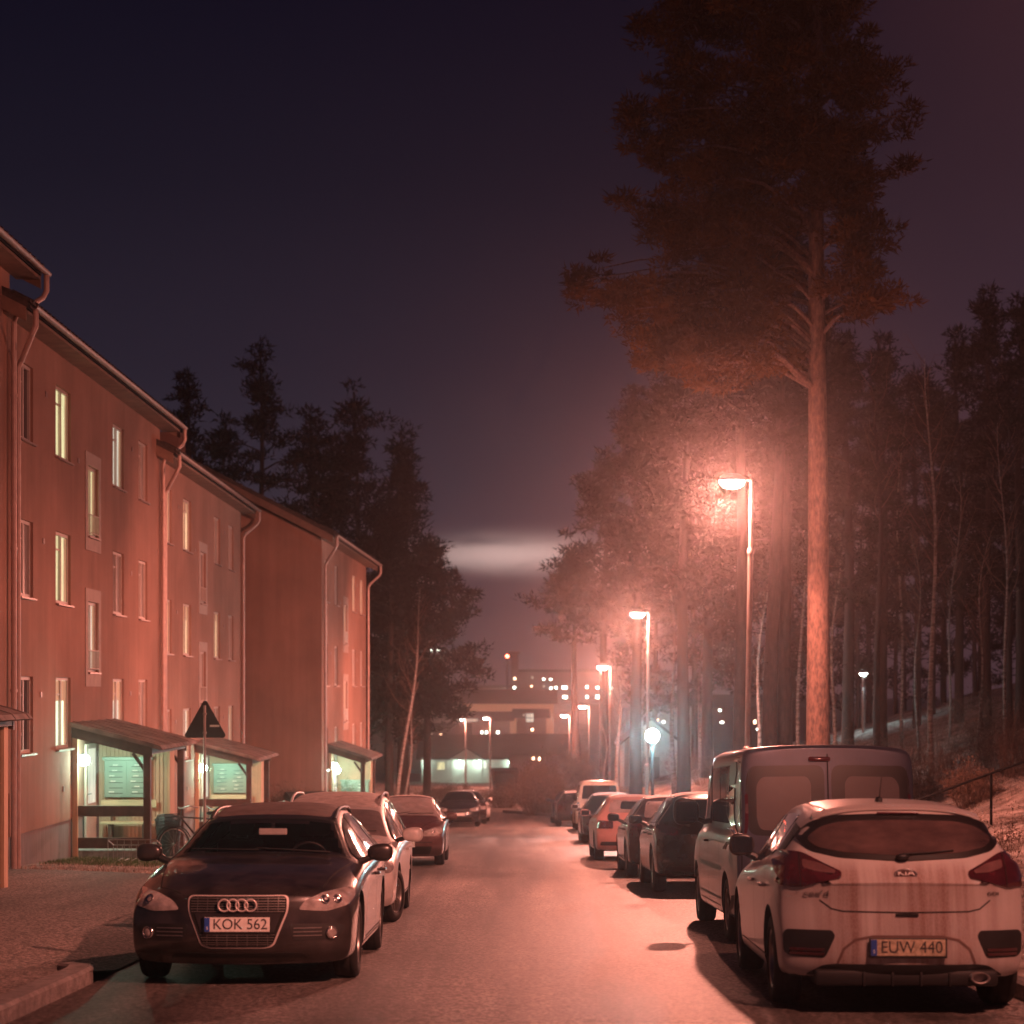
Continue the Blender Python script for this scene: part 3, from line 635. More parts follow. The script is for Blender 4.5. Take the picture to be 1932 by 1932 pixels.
street_lamp('tall lit street lamp rising behind the dark van, nearest lamp on the right', 4.5, 37.4, 1.6+3.95, lean=.017)
street_lamp('second street lamp in the right row, just left of the white globe lamp', 4.52, 64.7, 1.6+2.48, lean=.012)
street_lamp('lit street lamp third in the row on the right', 4.45, 87.3, 1.6+.98, lean=.01, k=.8)
street_lamp('lit street lamp fourth in the row on the right, above the pale bush', 4.6, 113, 1.6-1.0, k=.45, turn=.2)
street_lamp('lowest lit street lamp of the row on the right, left of the fourth one', 4.0, 130, 1.6-1.75, k=.45, turn=.2)
street_lamp('right one of the two distant street lamps above the pale house', -1.6, 165, 1.6-2.45, turn=.2, k=.45, thick=1.3)
street_lamp('left one of the two distant street lamps above the pale house', -3.9, 175, 1.6-2.7, turn=.4, k=.45, thick=1.3)
street_lamp('street lamp above the white hatchback, out of the picture', 5.0, 9.0, 6.9, k=.54)
street_lamp('small distant street lamp among the leaning birch stems', -8.0, 150, 1.6-2.75, turn=.5, k=.35)

def tp(px, Y): return (px-961)/F*Y
def globe_lamp():
    GX = tp(1231, 61.5); z0 = ground_z(GX, 61.5); l = root('globe_lamp', 'park lamp with a bright bluish white globe on a dark post', 'park lamp', (GX, 61.5, z0))
    h = 1.6-88*61.5/F-z0
    q = MB(); q.tube([(0, 0, -.3), (0, 0, .9)], .085, 12); q.tube([(0, 0, .9), (0, 0, h-.2)], .055, 12); q.build('post', M('dark_metal'), l, smooth=True)
    q = MB(); q.ball((0, 0, h), .215, 20, 14); q.build('globe', M('cool_glass'), l, smooth='all')
    q = MB(); q.lathe([(.06, h-.30), (.13, h-.24), (.13, h-.2), (.05, h-.18)], 14); q.build('collar', M('dark_metal'), l)
    lamp_light('lamp_light', (-.03, -.36, h), 1000, (.45, .93, 1.0), .15, l)
globe_lamp()
def park_lamp():
    X, Y = 16.25, 90; z0 = ground_z(X, Y)-.5; H = 1.6+.75
    l = root('park_lamp', 'slim park lamp with a white lit mushroom top among the trees on the bank', 'park lamp', (X, Y, z0)); h = H-z0
    q = MB(); q.tube([(0, 0, -.2), (0, 0, h-.15)], .07, 10); q.build('post', M('steel'), l, smooth=True)
    q = MB(); q.lathe([(.02, h+.10), (.20, h+.06), (.27, h-.01), (.25, h-.03)], 18); q.build('shade', M('steel'), l, smooth='all')
    q = MB(); q.lathe([(.19, h-.025), (.17, h-.07), (.07, h-.15), (.045, h-.24)], 14); q.build('lamp_glass', M('cool_glass'), l, smooth='all')
    lamp_light('lamp_light', (0, 0, h-.62), 420, COOL_C, .12, l, spot=math.radians(170))
park_lamp()

# ------------------------------------------------------------ triangular sign seen from behind
def road_sign():
    X, Y = -6.2, 39.5; X = -(961-386)/F*37.2; Y = 37.2; z0 = ground_z(X, Y)
    s = root('road_sign', 'triangular warning sign on a pole, seen from its dark unpainted back', 'road sign', (X, Y, z0))
    H = 1.6-.17-z0
    q = MB(); q.tube([(0, 0, -.3), (0, 0, H-.14)], .027, 12); q.build('pole', M('steel_pole'), s, smooth=True)
    a = .84; tri = [(0, 0), (-a/2, -a*.90), (a/2, -a*.90)]; pts = []
    for i in range(3):                      # rounded corners
        p = Vector(tri[i]); u = (Vector(tri[i-1])-p).normalized(); v = (Vector(tri[(i+1) % 3])-p).normalized(); r = .055
        for k in range(6): t = k/5; pts.append(tuple((p+u*r*1.4)*(1-t)**2+(p+(u+v)*r*.35)*2*t*(1-t)+(p+v*r*1.4)*t*t))
    q = MB(); q.prism(pts, (0, .06, H), (0, .066, H), (1, 0, 0), (0, 0, 1)); pl = q.build('sign_plate', M('sign_back'), s)
    q = MB()
    for z in (-.30, -.66): q.bbox((-.035, -.03, H+z-.018), (.035, .058, H+z+.018), .006)
    q.build('clamp', M('steel'), s)
    q = MB(); q.box((.09, .057, H-.55), (.27, .0598, H-.51)); q.build('sticker', M('paper'), pl)
road_sign()

# ------------------------------------------------------------ bicycles, racks, bins
def bicycle(label, loc, rot, frame='dark_metal', basket=True):
    b = root('bicycle', label, 'bicycle', loc, rot, 'bicycles parked by the porches')
    R = .34; MX = Matrix.Rotation(PI/2, 4, 'Y')
    for y, nm in ((0.0, 'front'), (-1.05, 'rear')):
        w = MB(); w.torus((0, y, R), R-.02, .018, MX, 36, 8); wo = w.build('wheel', M('rubber'), b, smooth='all')
        w = MB(); w.torus((0, y, R), R-.045, .010, MX, 36, 6); w.tube([(-.05, y, R), (.05, y, R)], .022, 8); w.build('rim', M('alloy'), wo, smooth='all')
        w = MB()
        for k in range(16): a = 2*PI*k/16; w.tube([((-1)**k*.02, y, R), (0, y+(R-.045)*math.cos(a), R+(R-.045)*math.sin(a))], .0022, 3)
        w.build('spokes', M('alloy'), wo)
        w = MB(); a0 = [math.radians(d) for d in range(20, 175, 12)]; w.tube([(0, y-(R+.03)*math.cos(a)*(1 if nm == 'front' else 1), R+(R+.03)*math.sin(a)) for a in a0], .014, 5); w.build('mudguard', M('dark_metal'), wo)
    f = MB(); bb = (0, -.62, .30); st = (0, -.78, .80); hd = (0, -.16, .86)
    for a, c, r in ((bb, st, .016), (st, hd, .016), (bb, hd, .019), (bb, (0, -1.05, .34), .011), (st, (0, -1.05, .34), .010), (hd, (0, -.06, .55), .018), ((.05, -.06, .55), (.05, 0, .34), .011), ((-.05, -.06, .55), (-.05, 0, .34), .011), ((-.05, -.06, .55), (.05, -.06, .55), .012), (hd, (0, -.20, 1.02), .014)): f.tube([a, c], r, 8)
    f.build('frame', M(frame), b, smooth=True)
    h = MB(); h.tube([(-.28, -.38, 1.02), (-.27, -.24, 1.06), (-.10, -.18, 1.03), (0, -.19, 1.02), (.10, -.18, 1.03), (.27, -.24, 1.06), (.28, -.38, 1.02)], .012, 8); h.tube([(-.28, -.40, 1.02), (-.277, -.30, 1.04)], .018, 8); h.tube([(.28, -.40, 1.02), (.277, -.30, 1.04)], .018, 8); h.build('handlebar', M('steel'), b, smooth=True)
    s = MB(); s.ball((0, -.84, .91), (.075, .14, .04), 12, 8); s.tube([(0, -.78, .78), (0, -.82, .90)], .013, 8); s.build('saddle', M('black_plastic'), b, smooth='all')
    p = MB(); p.torus(bb, .085, .006, MX, 20, 4); p.tube([(.06, -.62, .30), (.07, -.60, .14)], .010, 5); p.tube([(-.06, -.62, .30), (-.07, -.64, .46)], .010, 5); p.box((.05, -.65, .12), (.15, -.55, .14)); p.box((-.15, -.69, .46), (-.05, -.59, .48)); p.build('crank', M('steel'), b)
    if basket:
        k = MB(); x0, x1, y0, y1, z0, z1 = -.17, .17, -.06, .24, .68, .92
        for i in range(9):
            t = i/8; x = x0+(x1-x0)*t; y = y0+(y1-y0)*t
            k.tube([(x*.85, y0, z0), (x, y0, z1)], .004, 3); k.tube([(x*.85, y1, z0), (x, y1, z1)], .004, 3); k.tube([(x0*.85, y, z0), (x0, y, z1)], .004, 3); k.tube([(x1*.85, y, z0), (x1, y, z1)], .004, 3); k.tube([(x*.85, y0, z0), (x*.85, y1, z0)], .004, 3)
        for z in (z0, z0+.06, z0+.12, z0+.18, z1): k.tube([(x0, y0, z), (x1, y0, z), (x1, y1, z), (x0, y1, z), (x0, y0, z)], .005, 4)
        k.build('basket', M('dark_metal'), b)
    else:
        k = MB(); k.box((-.06, -1.25, .73), (.06, -.9, .745)); k.tube([(.05, -1.2, .73), (.02, -1.05, .36)], .006, 4); k.tube([(-.05, -1.2, .73), (-.02, -1.05, .36)], .006, 4); k.build('rack', M('steel'), b)
    return b
def gz(x, y, d=0): return (x, y, ground_z(x, y)+d)
bicycle('bicycle with a dark front basket leaning between the first porch and the road sign', gz(-6.42, 37.6), (0, .10, 2.15), basket=True)
bicycle('bicycle with an orange frame standing behind the one with the basket', gz(-5.95, 38.2), (0, -.08, 2.5), frame='orange_frame', basket=False)
bicycle('bicycle by the second porch, its handlebar showing over the dark estate roof', gz(-6.25, 52.2), (0, .08, 1.9), basket=False)
bicycle('bicycle by the blank gable wall, its handlebar showing over the pale estate roof', gz(-6.0, 57.2), (0, .05, 1.2), basket=False)
def bike_rack(label, X, Y):
    z = ground_z(X, Y); r = root('bicycle_rack', label, 'bicycle rack', (X, Y, z))
    q = MB(); q.tube([(-.45, 0, 0), (-.45, 0, .44), (.45, 0, .44), (.45, 0, 0)], .014, 6); q.tube([(-.45, .5, 0), (-.45, .5, .3), (.45, .5, .3), (.45, .5, 0)], .014, 6); q.tube([(-.45, 0, .43), (-.45, .5, .3)], .012, 6); q.tube([(.45, 0, .43), (.45, .5, .3)], .012, 6); q.build('frame', M('steel'), r)
    q = MB()
    for k in range(6):
        x = -.28+k*.13; q.tube([(x, 0, .44), (x, .02, .05), (x, .5, .05), (x, .5, .3)], .007, 5)
    q.build('slots', M('steel'), r)
bike_rack('low steel bicycle rack on the grass before the first porch', -7.0, 36.4)
def bin_(label, X, Y, m='dark_metal', h=.62, r=.27):
    z = ground_z(X, Y); b = root('litter_bin', label, 'bin', (X, Y, z))
    q = MB(); q.lathe([(.01, .04), (r*.82, .04), (r, h), (r*1.06, h), (r*1.06, h+.03), (r*.94, h+.03)], 20); q.build('body', M(m), b, smooth=True)
    q = MB(); q.lathe([(r*.98, h+.03), (r*.9, h+.09), (.03, h+.13), (.0, h+.13)], 20); q.build('lid', M(m), b, smooth=True)
bin_('round dark bin standing beside the outer post of the first porch', -6.85, 39.4, h=.75, r=.26)
def wheelie(label, X, Y, rot, sc=1):
    z = ground_z(X, Y); b = root('wheelie_bin', label, 'wheelie bin', (X, Y, z), rot); b.scale = (sc, sc, sc)
    q = MB(); v = [(-.5, -.35, .12), (.5, -.35, .12), (.5, .35, .12), (-.5, .35, .12), (-.6, -.45, 1.05), (.6, -.45, 1.05), (.6, .45, 1.15), (-.6, .45, 1.15)]
    q.add(v, [(0, 1, 2, 3), (4, 5, 6, 7), (0, 1, 5, 4), (1, 2, 6, 5), (2, 3, 7, 6), (3, 0, 4, 7)]); q.bbox((-.63, -.48, 1.0), (.63, -.42, 1.08), .02); q.build('body', M('sign_back'), b)
    q = MB(); q.prism([(-.50, 1.05), (-.42, 1.16), (.1, 1.30), (.48, 1.18), (.48, 1.12)], (-.62, 0, 0), (.62, 0, 0), (0, 1, 0), (0, 0, 1)); q.build('lid', M('sign_back'), b)
    for x in (-.45, .45):
        q = MB(); q.tube([(x-.03, .25, .12), (x+.03, .25, .12)], .12, 14); q.build('wheel', M('rubber'), b)
wheelie('grey waste container with a sloping lid by the blank gable wall', -6.35, 61.2, .35)
wheelie('dark waste container before the pale house in the distance', -.35, 146, .2, 1.5)

# ------------------------------------------------------------ railing on the bank
def railing():
    r = root('hand_railing', 'dark steel handrail climbing the frosty bank on the right', 'railing', (0, 0, 0))
    pts = []
    def top(x, y, px, py): return Vector(((px-961)/F*y, y, 1.6+(1300-py)*y/F))
    a = top(0, 38.5, 1690, 1525); b = top(0, 37.6, 1870, 1459); c = top(0, 37.0, 2080, 1385)
    q = MB(); q.tube([a, b, c], .024, 10); q.build('handrail', M('rail_paint'), r, smooth=True)
    for p in (a.lerp(b, .04), b, b.lerp(c, .85)):
        g = ground_z(p.x, p.y)
        q = MB(); q.tube([(p.x, p.y, min(g, p.z-.9)-.2), (p.x, p.y, p.z)], .026, 10); q.build('post', M('rail_paint'), r, smooth=True)
railing()

# ------------------------------------------------------------ trees and plants
def needles(centers, radii, per, size, rng, droop=.0):
    """soup of thin needle blades round clump centres"""
    n = len(centers); N = n*per
    c = np.repeat(centers, per, 0); r = np.repeat(radii, per, 0)
    d = rng.normal(size=(N, 3)); d /= np.linalg.norm(d, axis=1)[:, None]
    d[:, 2] = d[:, 2]*.75+.12; rad = rng.random(N)**.45
    p = c+d*rad[:, None]*r
    dirn = d*.8+rng.normal(size=(N, 3))*.45; dirn[:, 2] += .25; dirn /= np.linalg.norm(dirn, axis=1)[:, None]
    side = np.cross(dirn, rng.normal(size=(N, 3))); side /= np.linalg.norm(side, axis=1)[:, None]
    L = size*(.6+.8*rng.random(N))[:, None]; w = size*.17
    a = p-side*w; b = p+side*w; t = p+dirn*L
    V = np.stack([a, b, t], 1).reshape(-1, 3); T = np.arange(3*N).reshape(-1, 3)
    return V, T
def limb(mb, a, b, r0, r1, rng, n=6, sag=.3, seg=6):
    a = Vector(a); b = Vector(b); pts = []; L = (b-a).length
    off = Vector((rng.normal(), rng.normal(), 0))*L*.06
    for i in range(seg+1):
        t = i/seg; p = a.lerp(b, t)+Vector((0, 0, math.sin(PI*t)*sag*L*.25))+off*math.sin(PI*t)+Vector(rng.normal(size=3))*L*.012; pts.append(p)
    pts[0] = a; pts[-1] = b
    mb.tube(pts, [r0+(r1-r0)*i/seg for i in range(seg+1)], n); return pts
def trunk_path(h, rng, wob=.15, n=14, lean=(0, 0)):
    ph = rng.random(2)*6
    return [Vector((lean[0]*t*h+wob*math.sin(2.2*t*PI+ph[0])*t, lean[1]*t*h+wob*math.sin(1.8*t*PI+ph[1])*t, t*h)) for t in [i/n for i in range(n+1)]]
def at_height(path, z):
    for a, b in zip(path, path[1:]):
        if a.z <= z <= b.z: return a.lerp(b, (z-a.z)/(b.z-a.z+1e-9))
    return path[-1].copy()
def pine_tree(label, X, Y, h, r, masses, seed, group=None, bark='bark_dark', leaf='needle', z0=None, per=70, size=.16, dens=1.0, clump=.30, cat='pine', snags=8, nm='pine_tree', lean=(0, 0), wob=.15):
    """masses: (dx, dy, z, rx, ry, rz) ellipsoids of foliage round the trunk, local metres"""
    rng = np.random.default_rng(seed); z0 = ground_z(X, Y) if z0 is None else z0
    o = root(nm, label, cat, (X, Y, z0), 0, group); path = trunk_path(h, rng, wob, lean=lean)
    tr = MB(); n = len(path); path[0].z = -.4
    tr.tube(path, [r*(1.12 if i == 0 else 1)*(1-.82*(i/(n-1))**1.15)+.012 for i in range(n)], 14)
    C = []; Rr = []
    for (dx, dy, z, rx, ry, rz_) in masses:
        c = Vector((dx, dy, z)); start = at_height(path, max(1.5, z-.16*math.hypot(dx, dy)-.15)); lr = max(.016, min(.05, r*.16*min(1.3, .4+rx)))
        p = limb(tr, start, c, lr, lr*.4, rng, 6, sag=.6)
        k = int(max(3, dens*2.1*(rx*ry*rz_)**.8/clump**2.1))
        for i in range(k):
            d = rng.normal(size=3); d /= np.linalg.norm(d); q = rng.random()**.5
            t = c+Vector((d[0]*rx*q, d[1]*ry*q, d[2]*rz_*q+.10*rz_*(1-abs(d[2]))))
            C.append(t); s = clump*(.65+.75*rng.random()); Rr.append((s*1.15, s*1.15, s*.62))
            if rng.random() < .45: limb(tr, c.lerp(start, .15*rng.random()), t, lr*.32, .008, rng, 4, .5, 3)
    for i in range(snags):
        z = h*(.25+.4*rng.random()); a = rng.random()*2*PI; L = .3+.9*rng.random(); s = at_height(path, z)
        limb(tr, s, s+Vector((math.cos(a)*L, math.sin(a)*L, -.1*L)), .02, .006, rng, 4, .1, 3)
    tr.build('trunk', M(bark), o, smooth='all')
    V, T = needles(np.array(C), np.array(Rr), per, size, rng); npmesh('crown', V, T, M(leaf), o)
    return o
# the big roadside pine: its crown masses, read off as metres from the trunk
BX, BY = 6.45, 41.0; bz = ground_z(BX, BY)
def bm_(px, py, rx, rz_, dy=0, ry=None):
    p = PX(px, py, BY); return (p.x-BX, dy, p.z-bz, rx*BY/F, ry or rx*BY/F*.85, rz_*BY/F)
rg = random.Random(4)
ms = []
for (px, py, rx, ry) in [(1290, 55, 90, 60), (1265, 130, 62, 50), (1400, 50, 110, 55), (1520, 50, 110, 80), (1620, 70, 70, 60), (1650, 140, 42, 45), (1330, 200, 95, 60), (1450, 170, 110, 75), (1590, 180, 90, 70), (1250, 255, 75, 40), (1200, 262, 42, 32),
        (1190, 225, 16, 26), (1370, 290, 120, 70), (1500, 290, 110, 80), (1640, 230, 70, 42), (1700, 255, 38, 36), (1215, 330, 60, 45), (1180, 350, 32, 22), (1290, 380, 90, 60), (1420, 400, 120, 70), (1570, 370, 90, 60), (1650, 350, 62, 50),
        (1700, 365, 32, 26), (1220, 430, 52, 38), (1310, 470, 90, 50), (1460, 500, 130, 60), (1610, 450, 80, 55), (1670, 440, 40, 42), (1240, 510, 60, 40), (1130, 535, 44, 24), (1090, 552, 26, 20), (1180, 560, 60, 40), (1290, 560, 90, 50), (1400, 590, 110, 50),
        (1500, 600, 80, 45), (1600, 540, 80, 50), (1675, 560, 48, 42), (1620, 600, 70, 30), (1180, 610, 50, 28), (1270, 640, 90, 40), (1390, 680, 110, 50), (1480, 690, 60, 50), (1130, 560, 60, 30), (1200, 540, 60, 34), (1170, 590, 60, 30), (1100, 545, 44, 24), (1240, 590, 80, 40), (1330, 620, 90, 50), (1330, 690, 90, 45), (1230, 670, 70, 30), (1450, 640, 70, 50), (1310, 520, 90, 50), (1380, 470, 90, 50), (1560, 300, 90, 60), (1340, -60, 120, 90), (1560, -70, 140, 90), (1460, -190, 150, 90), (1420, -330, 110, 90), (1500, -420, 80, 80)]:
    for k in range(2 if rx > 75 else 1): ms.append(bm_(px+rg.uniform(-8, 8), py+rg.uniform(-8, 8), rx*.92, ry*.9, dy=rg.uniform(-1.6, 1.6)+(.9 if k else -.3)))
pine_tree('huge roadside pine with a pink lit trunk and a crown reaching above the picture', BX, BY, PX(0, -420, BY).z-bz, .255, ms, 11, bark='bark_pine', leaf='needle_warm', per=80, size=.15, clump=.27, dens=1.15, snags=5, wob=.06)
# generic pine shapes for the rows behind
def generic_masses(h, rc, rng, z_lo=.42, layers=9, ragged=.35):
    out = []; n = int(layers*4.2); ph = rng.random()*6
    for i in range(n):
        t = ((i+rng.random())/n)**.92; z = h*(z_lo+(1-z_lo)*t*.965)
        R = rc*(min(1.0, (1-t)*2.4+.14)**.8)*(.80+.20*math.sin(t*17+ph))*min(1, .45+t*4)
        a = i*2.4+rng.normal()*.5; s = rc*(.19+.16*rng.random())*(.55+.45*min(1, (1-t)*2.2)); q = max(0, R-s*.5)*(.35+.65*rng.random()**.6)
        out.append((math.cos(a)*q, math.sin(a)*q, z, s*1.15, s*1.15, s*.62))
    for i in range(5):
        t = .80+.2*i/4; out.append((0, 0, h*(z_lo+(1-z_lo)*t)-.15, rc*.17*(1.15-t)*3, rc*.17*(1.15-t)*3, rc*.22))
    return out
GP = 'pines standing behind the parked cars on the right'
def gpine(label, px, Y, top, rc_px, seed, z_lo=.42, group=None, leaf='needle', bark='bark_dark', r=.2, layers=9, per=44, dens=.9, size=.22, clump=.36, z0=None, ragged=.45):
    X = (px-961)/F*Y; z = ground_z(X, Y) if z0 is None else z0; h = 1.6+(1300-top)*Y/F-z; rng = np.random.default_rng(seed+100)
    return pine_tree(label, X, Y, h, r, generic_masses(h, rc_px*Y/F, rng, z_lo, layers, ragged), seed, group, bark, leaf, z, per, size*Y/70, dens, clump*Y/70, snags=10)
gpine('dense pine whose lit underside hangs just behind the nearest lamp', 1400, 63, 570, 190, 21, .48, GP, r=.30, layers=10)
gpine('tall pine behind the big trunk, crown above the second lamp', 1290, 76, 640, 190, 22, .42, GP, r=.26)
gpine('pine leaning its branches toward the road over the row of lamps', 1200, 80, 740, 125, 23, .42, GP, r=.26, layers=10)
gpine('darker pine between the first and second lamps', 1335, 88, 690, 190, 27, .38, GP, r=.26, layers=10)
gpine('far pine with low wide boughs above the third lamp', 1140, 112, 880, 120, 24, .50, GP, r=.28, layers=9)
gpine('farthest pine on the right, its boughs ending above the distant lit buildings', 1085, 132, 1060, 82, 25, .66, GP, r=.28, layers=6)
gpine('pine filling the gap between the near lamp pole and the big trunk', 1480, 60, 580, 150, 26, .45, GP, r=.27)
gpine('dark pine right behind the big trunk with faint green light on it', 1600, 62, 640, 85, 28, .40, GP, leaf='needle_cool', r=.2)
for i, (px, Y, top, lab) in enumerate([(1235, 122, 900, 'far low pine left of the globe lamp birches'), (1310, 118, 880, 'far low pine between the second lamp and the near lamp pole'), (1405, 115, 850, 'far low pine behind the near lamp pole'), (1495, 118, 860, 'far low pine just left of the big trunk')]):
    gpine(lab, px, Y, top, 120, 170+i, .22, GP, leaf='needle_cool', r=.2, layers=9)
WG = 'trees of the dark wood on the bank at the right'
for i, (px, Y, top, rc, lab) in enumerate([(1665, 66, 640, 95, 'slim pine in the wood, nearest to the big trunk'), (1730, 84, 700, 105, 'pine in the wood left of the tall pale birch'), (1810, 74, 640, 110, 'ragged pine in the wood right of the tall pale birch'), (1862, 70, 545, 105, 'tallest pine in the wood, its top near the right edge of the picture'), (1925, 62, 560, 95, 'pine cut by the right edge of the picture'), (1975, 78, 600, 90, 'pine just past the right edge of the picture'), (1780, 110, 760, 110, 'far dark pine closing the gap behind the tall birch'), (1900, 100, 700, 110, 'far dark pine behind the tallest pine of the wood'), (1640, 112, 800, 120, 'far low pine left of the park lamp'), (1705, 118, 780, 120, 'far low pine right of the park lamp'), (1850, 116, 800, 120, 'far low pine below the tallest pine'), (1950, 112, 760, 120, 'far low pine at the right edge of the picture'), (1560, 110, 820, 90, 'far low pine right behind the big trunk')]):
    gpine(lab, px, Y, top, rc, 40+i, .30 if i < 6 else .12, WG, r=.17, layers=9, leaf='needle' if i % 2 else 'needle_cool', dens=.62)
LG = 'dark pines standing behind the apartment blocks'
for i, (px, Y, top, rc, lo, lab) in enumerate([(352, 92, 708, 75, .15, 'small spruce-like pine top peeping over the second roof'), (490, 96, 665, 165, .2, 'broad dark pine behind the third apartment block, tallest on the left'), (590, 100, 780, 120, .2, 'dark pine between the broad one and the one with the flat top'), (672, 102, 740, 150, .22, 'flat-topped dark pine left of the street opening'), (757, 106, 822, 105, .25, 'slender dark pine nearest the sky at the street opening'), (805, 112, 1020, 140, .36, 'low pine reaching boughs over the distant tower'), (425, 110, 800, 120, .2, 'dark pine filling the gap over the third roof'), (640, 112, 860, 130, .15, 'bushy dark pine low behind the farthest block'), (735, 100, 980, 95, .3, 'dark pine close beside the end of the farthest block'), (765, 118, 880, 105, .2, 'dark pine behind the slender one at the street opening')]):
    gpine(lab, px, Y, top, rc, 60+i, lo, LG, r=.24, layers=9, leaf='needle_cool' if i in (1, 4, 6) else 'needle', z0=road_z(Y)-.5, dens=1.1)

# bare birches: thin stems with fine twigs
def bare_tree(label, X, Y, h, r, seed, group=None, bark='bark_birch', lean=(0, 0), crown=.45, z0=None, twigs=26, cat='birch', nm='birch_tree'):
    rng = np.random.default_rng(seed); z0 = ground_z(X, Y) if z0 is None else z0
    o = root(nm, label, cat, (X, Y, z0), 0, group); path = trunk_path(h, rng, .22, 12, lean); path[0].z = -.3; n = len(path)
    t = MB(); t.tube(path, [r*(1-.88*i/(n-1)) for i in range(n)], 10); t.build('trunk', M(bark), o, smooth='all')
    c = MB()
    for k in range(twigs):
        z = h*(crown+(1-crown)*(k/twigs)); s = at_height(path, z); a = rng.random()*2*PI; L = h*(.06+.12*rng.random())*(1.25-z/h)*1.5
        e = s+Vector((math.cos(a)*L*.6, math.sin(a)*L*.6, L)); p = limb(c, s, e, .016, .005, rng, 4, -.2, 5)
        for j in range(5):
            q = p[1+j % 5]; a2 = a+rng.normal()*.9; l2 = L*.4; limb(c, q, q+Vector((math.cos(a2)*l2*.7, math.sin(a2)*l2*.7, l2*(.7-.8*rng.random()))), .007, .003, rng, 3, -.3, 4)
    c.build('crown', M('twig'), o)
    return o
BG = 'slender pale birches and bare stems among the pines'
def tp(px, Y): return (px-961)/F*Y
for i, (px, Y, top, r, ln, lab) in enumerate([(1757, 52, 670, .085, .0, 'tall pale birch standing free in the wood right of the big trunk'), (1735, 60, 1010, .05, -.03, 'thin bare stem just left of the tall pale birch'), (1843, 58, 1000, .05, .05, 'thin leaning birch left of the tallest pine'), (1792, 66, 900, .05, .02, 'thin pale stem right of the tall birch'), (1898, 56, 800, .06, -.01, 'bare stem near the right edge of the picture'), (1700, 75, 800, .07, .0, 'pale stem behind the park lamp'),
        (1272, 80, 1030, .11, -.02, 'forked birch right of the second street lamp'), (1505, 72, 900, .09, .02, 'pale birch between the near lamp pole and the big trunk'), (1430, 66, 1050, .10, .03, 'birch stem close behind the near lamp pole'), (1215, 98, 1100, .10, -.02, 'birch behind the globe lamp, leaning left'), (1322, 92, 1100, .08, .0, 'thin birch in the greenish light right of the globe lamp'), (1575, 70, 1000, .09, .0, 'pale greenish stem just right of the big trunk'), (1165, 92, 1230, .13, .0, 'short thick birch above the dark car roofs')]):
    bare_tree(lab, tp(px, Y), Y, 1.6+(1300-top)*Y/F-ground_z(tp(px, Y), Y), r, 80+i, BG, lean=(ln, 0))
bare_tree('leaning bare birch at the left of the street opening', tp(745, 95), 95, 11.0, .12, 97, None, lean=(.13, 0), z0=road_z(95)+.2)
bare_tree('second, shorter leaning birch stem at the left of the street opening', tp(760, 97), 97, 6.5, .08, 98, None, lean=(.12, 0), z0=road_z(97)+.2)
SG = 'straight dark pine trunks behind the van'
for i, (px, Y, r, ln, lab) in enumerate([(1397, 50, .20, 0, 'straight dark pine trunk left of the near lamp pole'), (1450, 49, .20, .02, 'dark leaning trunk right of the near lamp pole'), (1480, 50, .18, -.004, 'pinkish dark trunk midway between the lamp pole and the big pine'), (1545, 64, .16, 0, 'trunk half hidden by the big pine')]):
    X = tp(px, Y); z = ground_z(X, Y); h = 15.5
    mm = generic_masses(h, 2.2, np.random.default_rng(300+i), .62, 6, .4)
    mm = [(a+ln*c_*1, b, c_, d, e, f) for a, b, c_, d, e, f in mm]
    pine_tree(lab, X, Y, h, r, mm, 120+i, SG, 'bark_dark', 'needle', z, 46, .2, .8, .38, snags=6, lean=(ln, 0))
for i, (px, Y) in enumerate([(1655, 60), (1905, 66), (1760, 90), (1620, 95), (1690, 100), (1840, 95), (1665, 120)]):
    X = tp(px, Y); bare_tree(('straight dark stem %s' % ('behind the park lamp post', 'of pinkish bark near the right edge', 'far behind the tall birch', 'far left of the park lamp', 'far right of the park lamp', 'far in the wood below the tallest pine', 'farthest in the wood, right of the park lamp')[i]), X, Y, 13, .13, 140+i, 'dark bare stems in the wood', 'bark_dark', crown=.6, twigs=14, cat='bare tree', nm='bare_tree')

def bush(label, X, Y, r, hgt, seed, n=60, m='twig', leaf=None, group=None, z0=None, cat='bush', sub=4, th=.008, nleaf=500, ls=.05):
    rng = np.random.default_rng(seed); z0 = ground_z(X, Y) if z0 is None else z0
    o = root('bush', label, cat, (X, Y, z0), 0, group); c = MB(); P = []
    for k in range(n):
        a = rng.random()*2*PI; q = rng.random()**.6; b = Vector((math.cos(a)*r*.45*q, math.sin(a)*r*.45*q, -.05)); e = Vector((math.cos(a)*r*q, math.sin(a)*r*q, hgt*(1-.45*q*q)*(.7+.4*rng.random())))
        p = limb(c, b, e, th, th*.4, rng, 3, .1, 5); P += p[2:]
        for j in range(sub):
            s = p[2+int(rng.integers(0, 4))]; d = Vector((rng.normal(), rng.normal(), .8+rng.normal()*.5)).normalized()*hgt*.28; limb(c, s, s+d, th*.55, th*.25, rng, 3, .1, 3); P.append(s+d)
    c.build('branches', M(m), o)
    if leaf:
        idx = rng.integers(0, len(P), nleaf); cc = np.array([P[i] for i in idx])+rng.normal(size=(nleaf, 3))*.05*hgt
        V, T = needles(cc, np.full((nleaf, 3), ls*1.6), 6, ls, rng); npmesh('leaves', V, T, M(leaf), o)
    return o
bush('round dark leafless hedge bush at the inside of the bend', tp(1018, 100), 100, 1.45, 2.55, 201, 260, 'twig', 'leaf_brown', nleaf=2600, ls=.10, th=.014, z0=road_z(100)-.05)
bush('second dark hedge bush, closer to the parked cars at the bend', tp(1052, 98), 98, .9, 1.7, 202, 160, 'twig', 'leaf_brown', nleaf=1500, ls=.10, th=.014, z0=road_z(98)-.05)
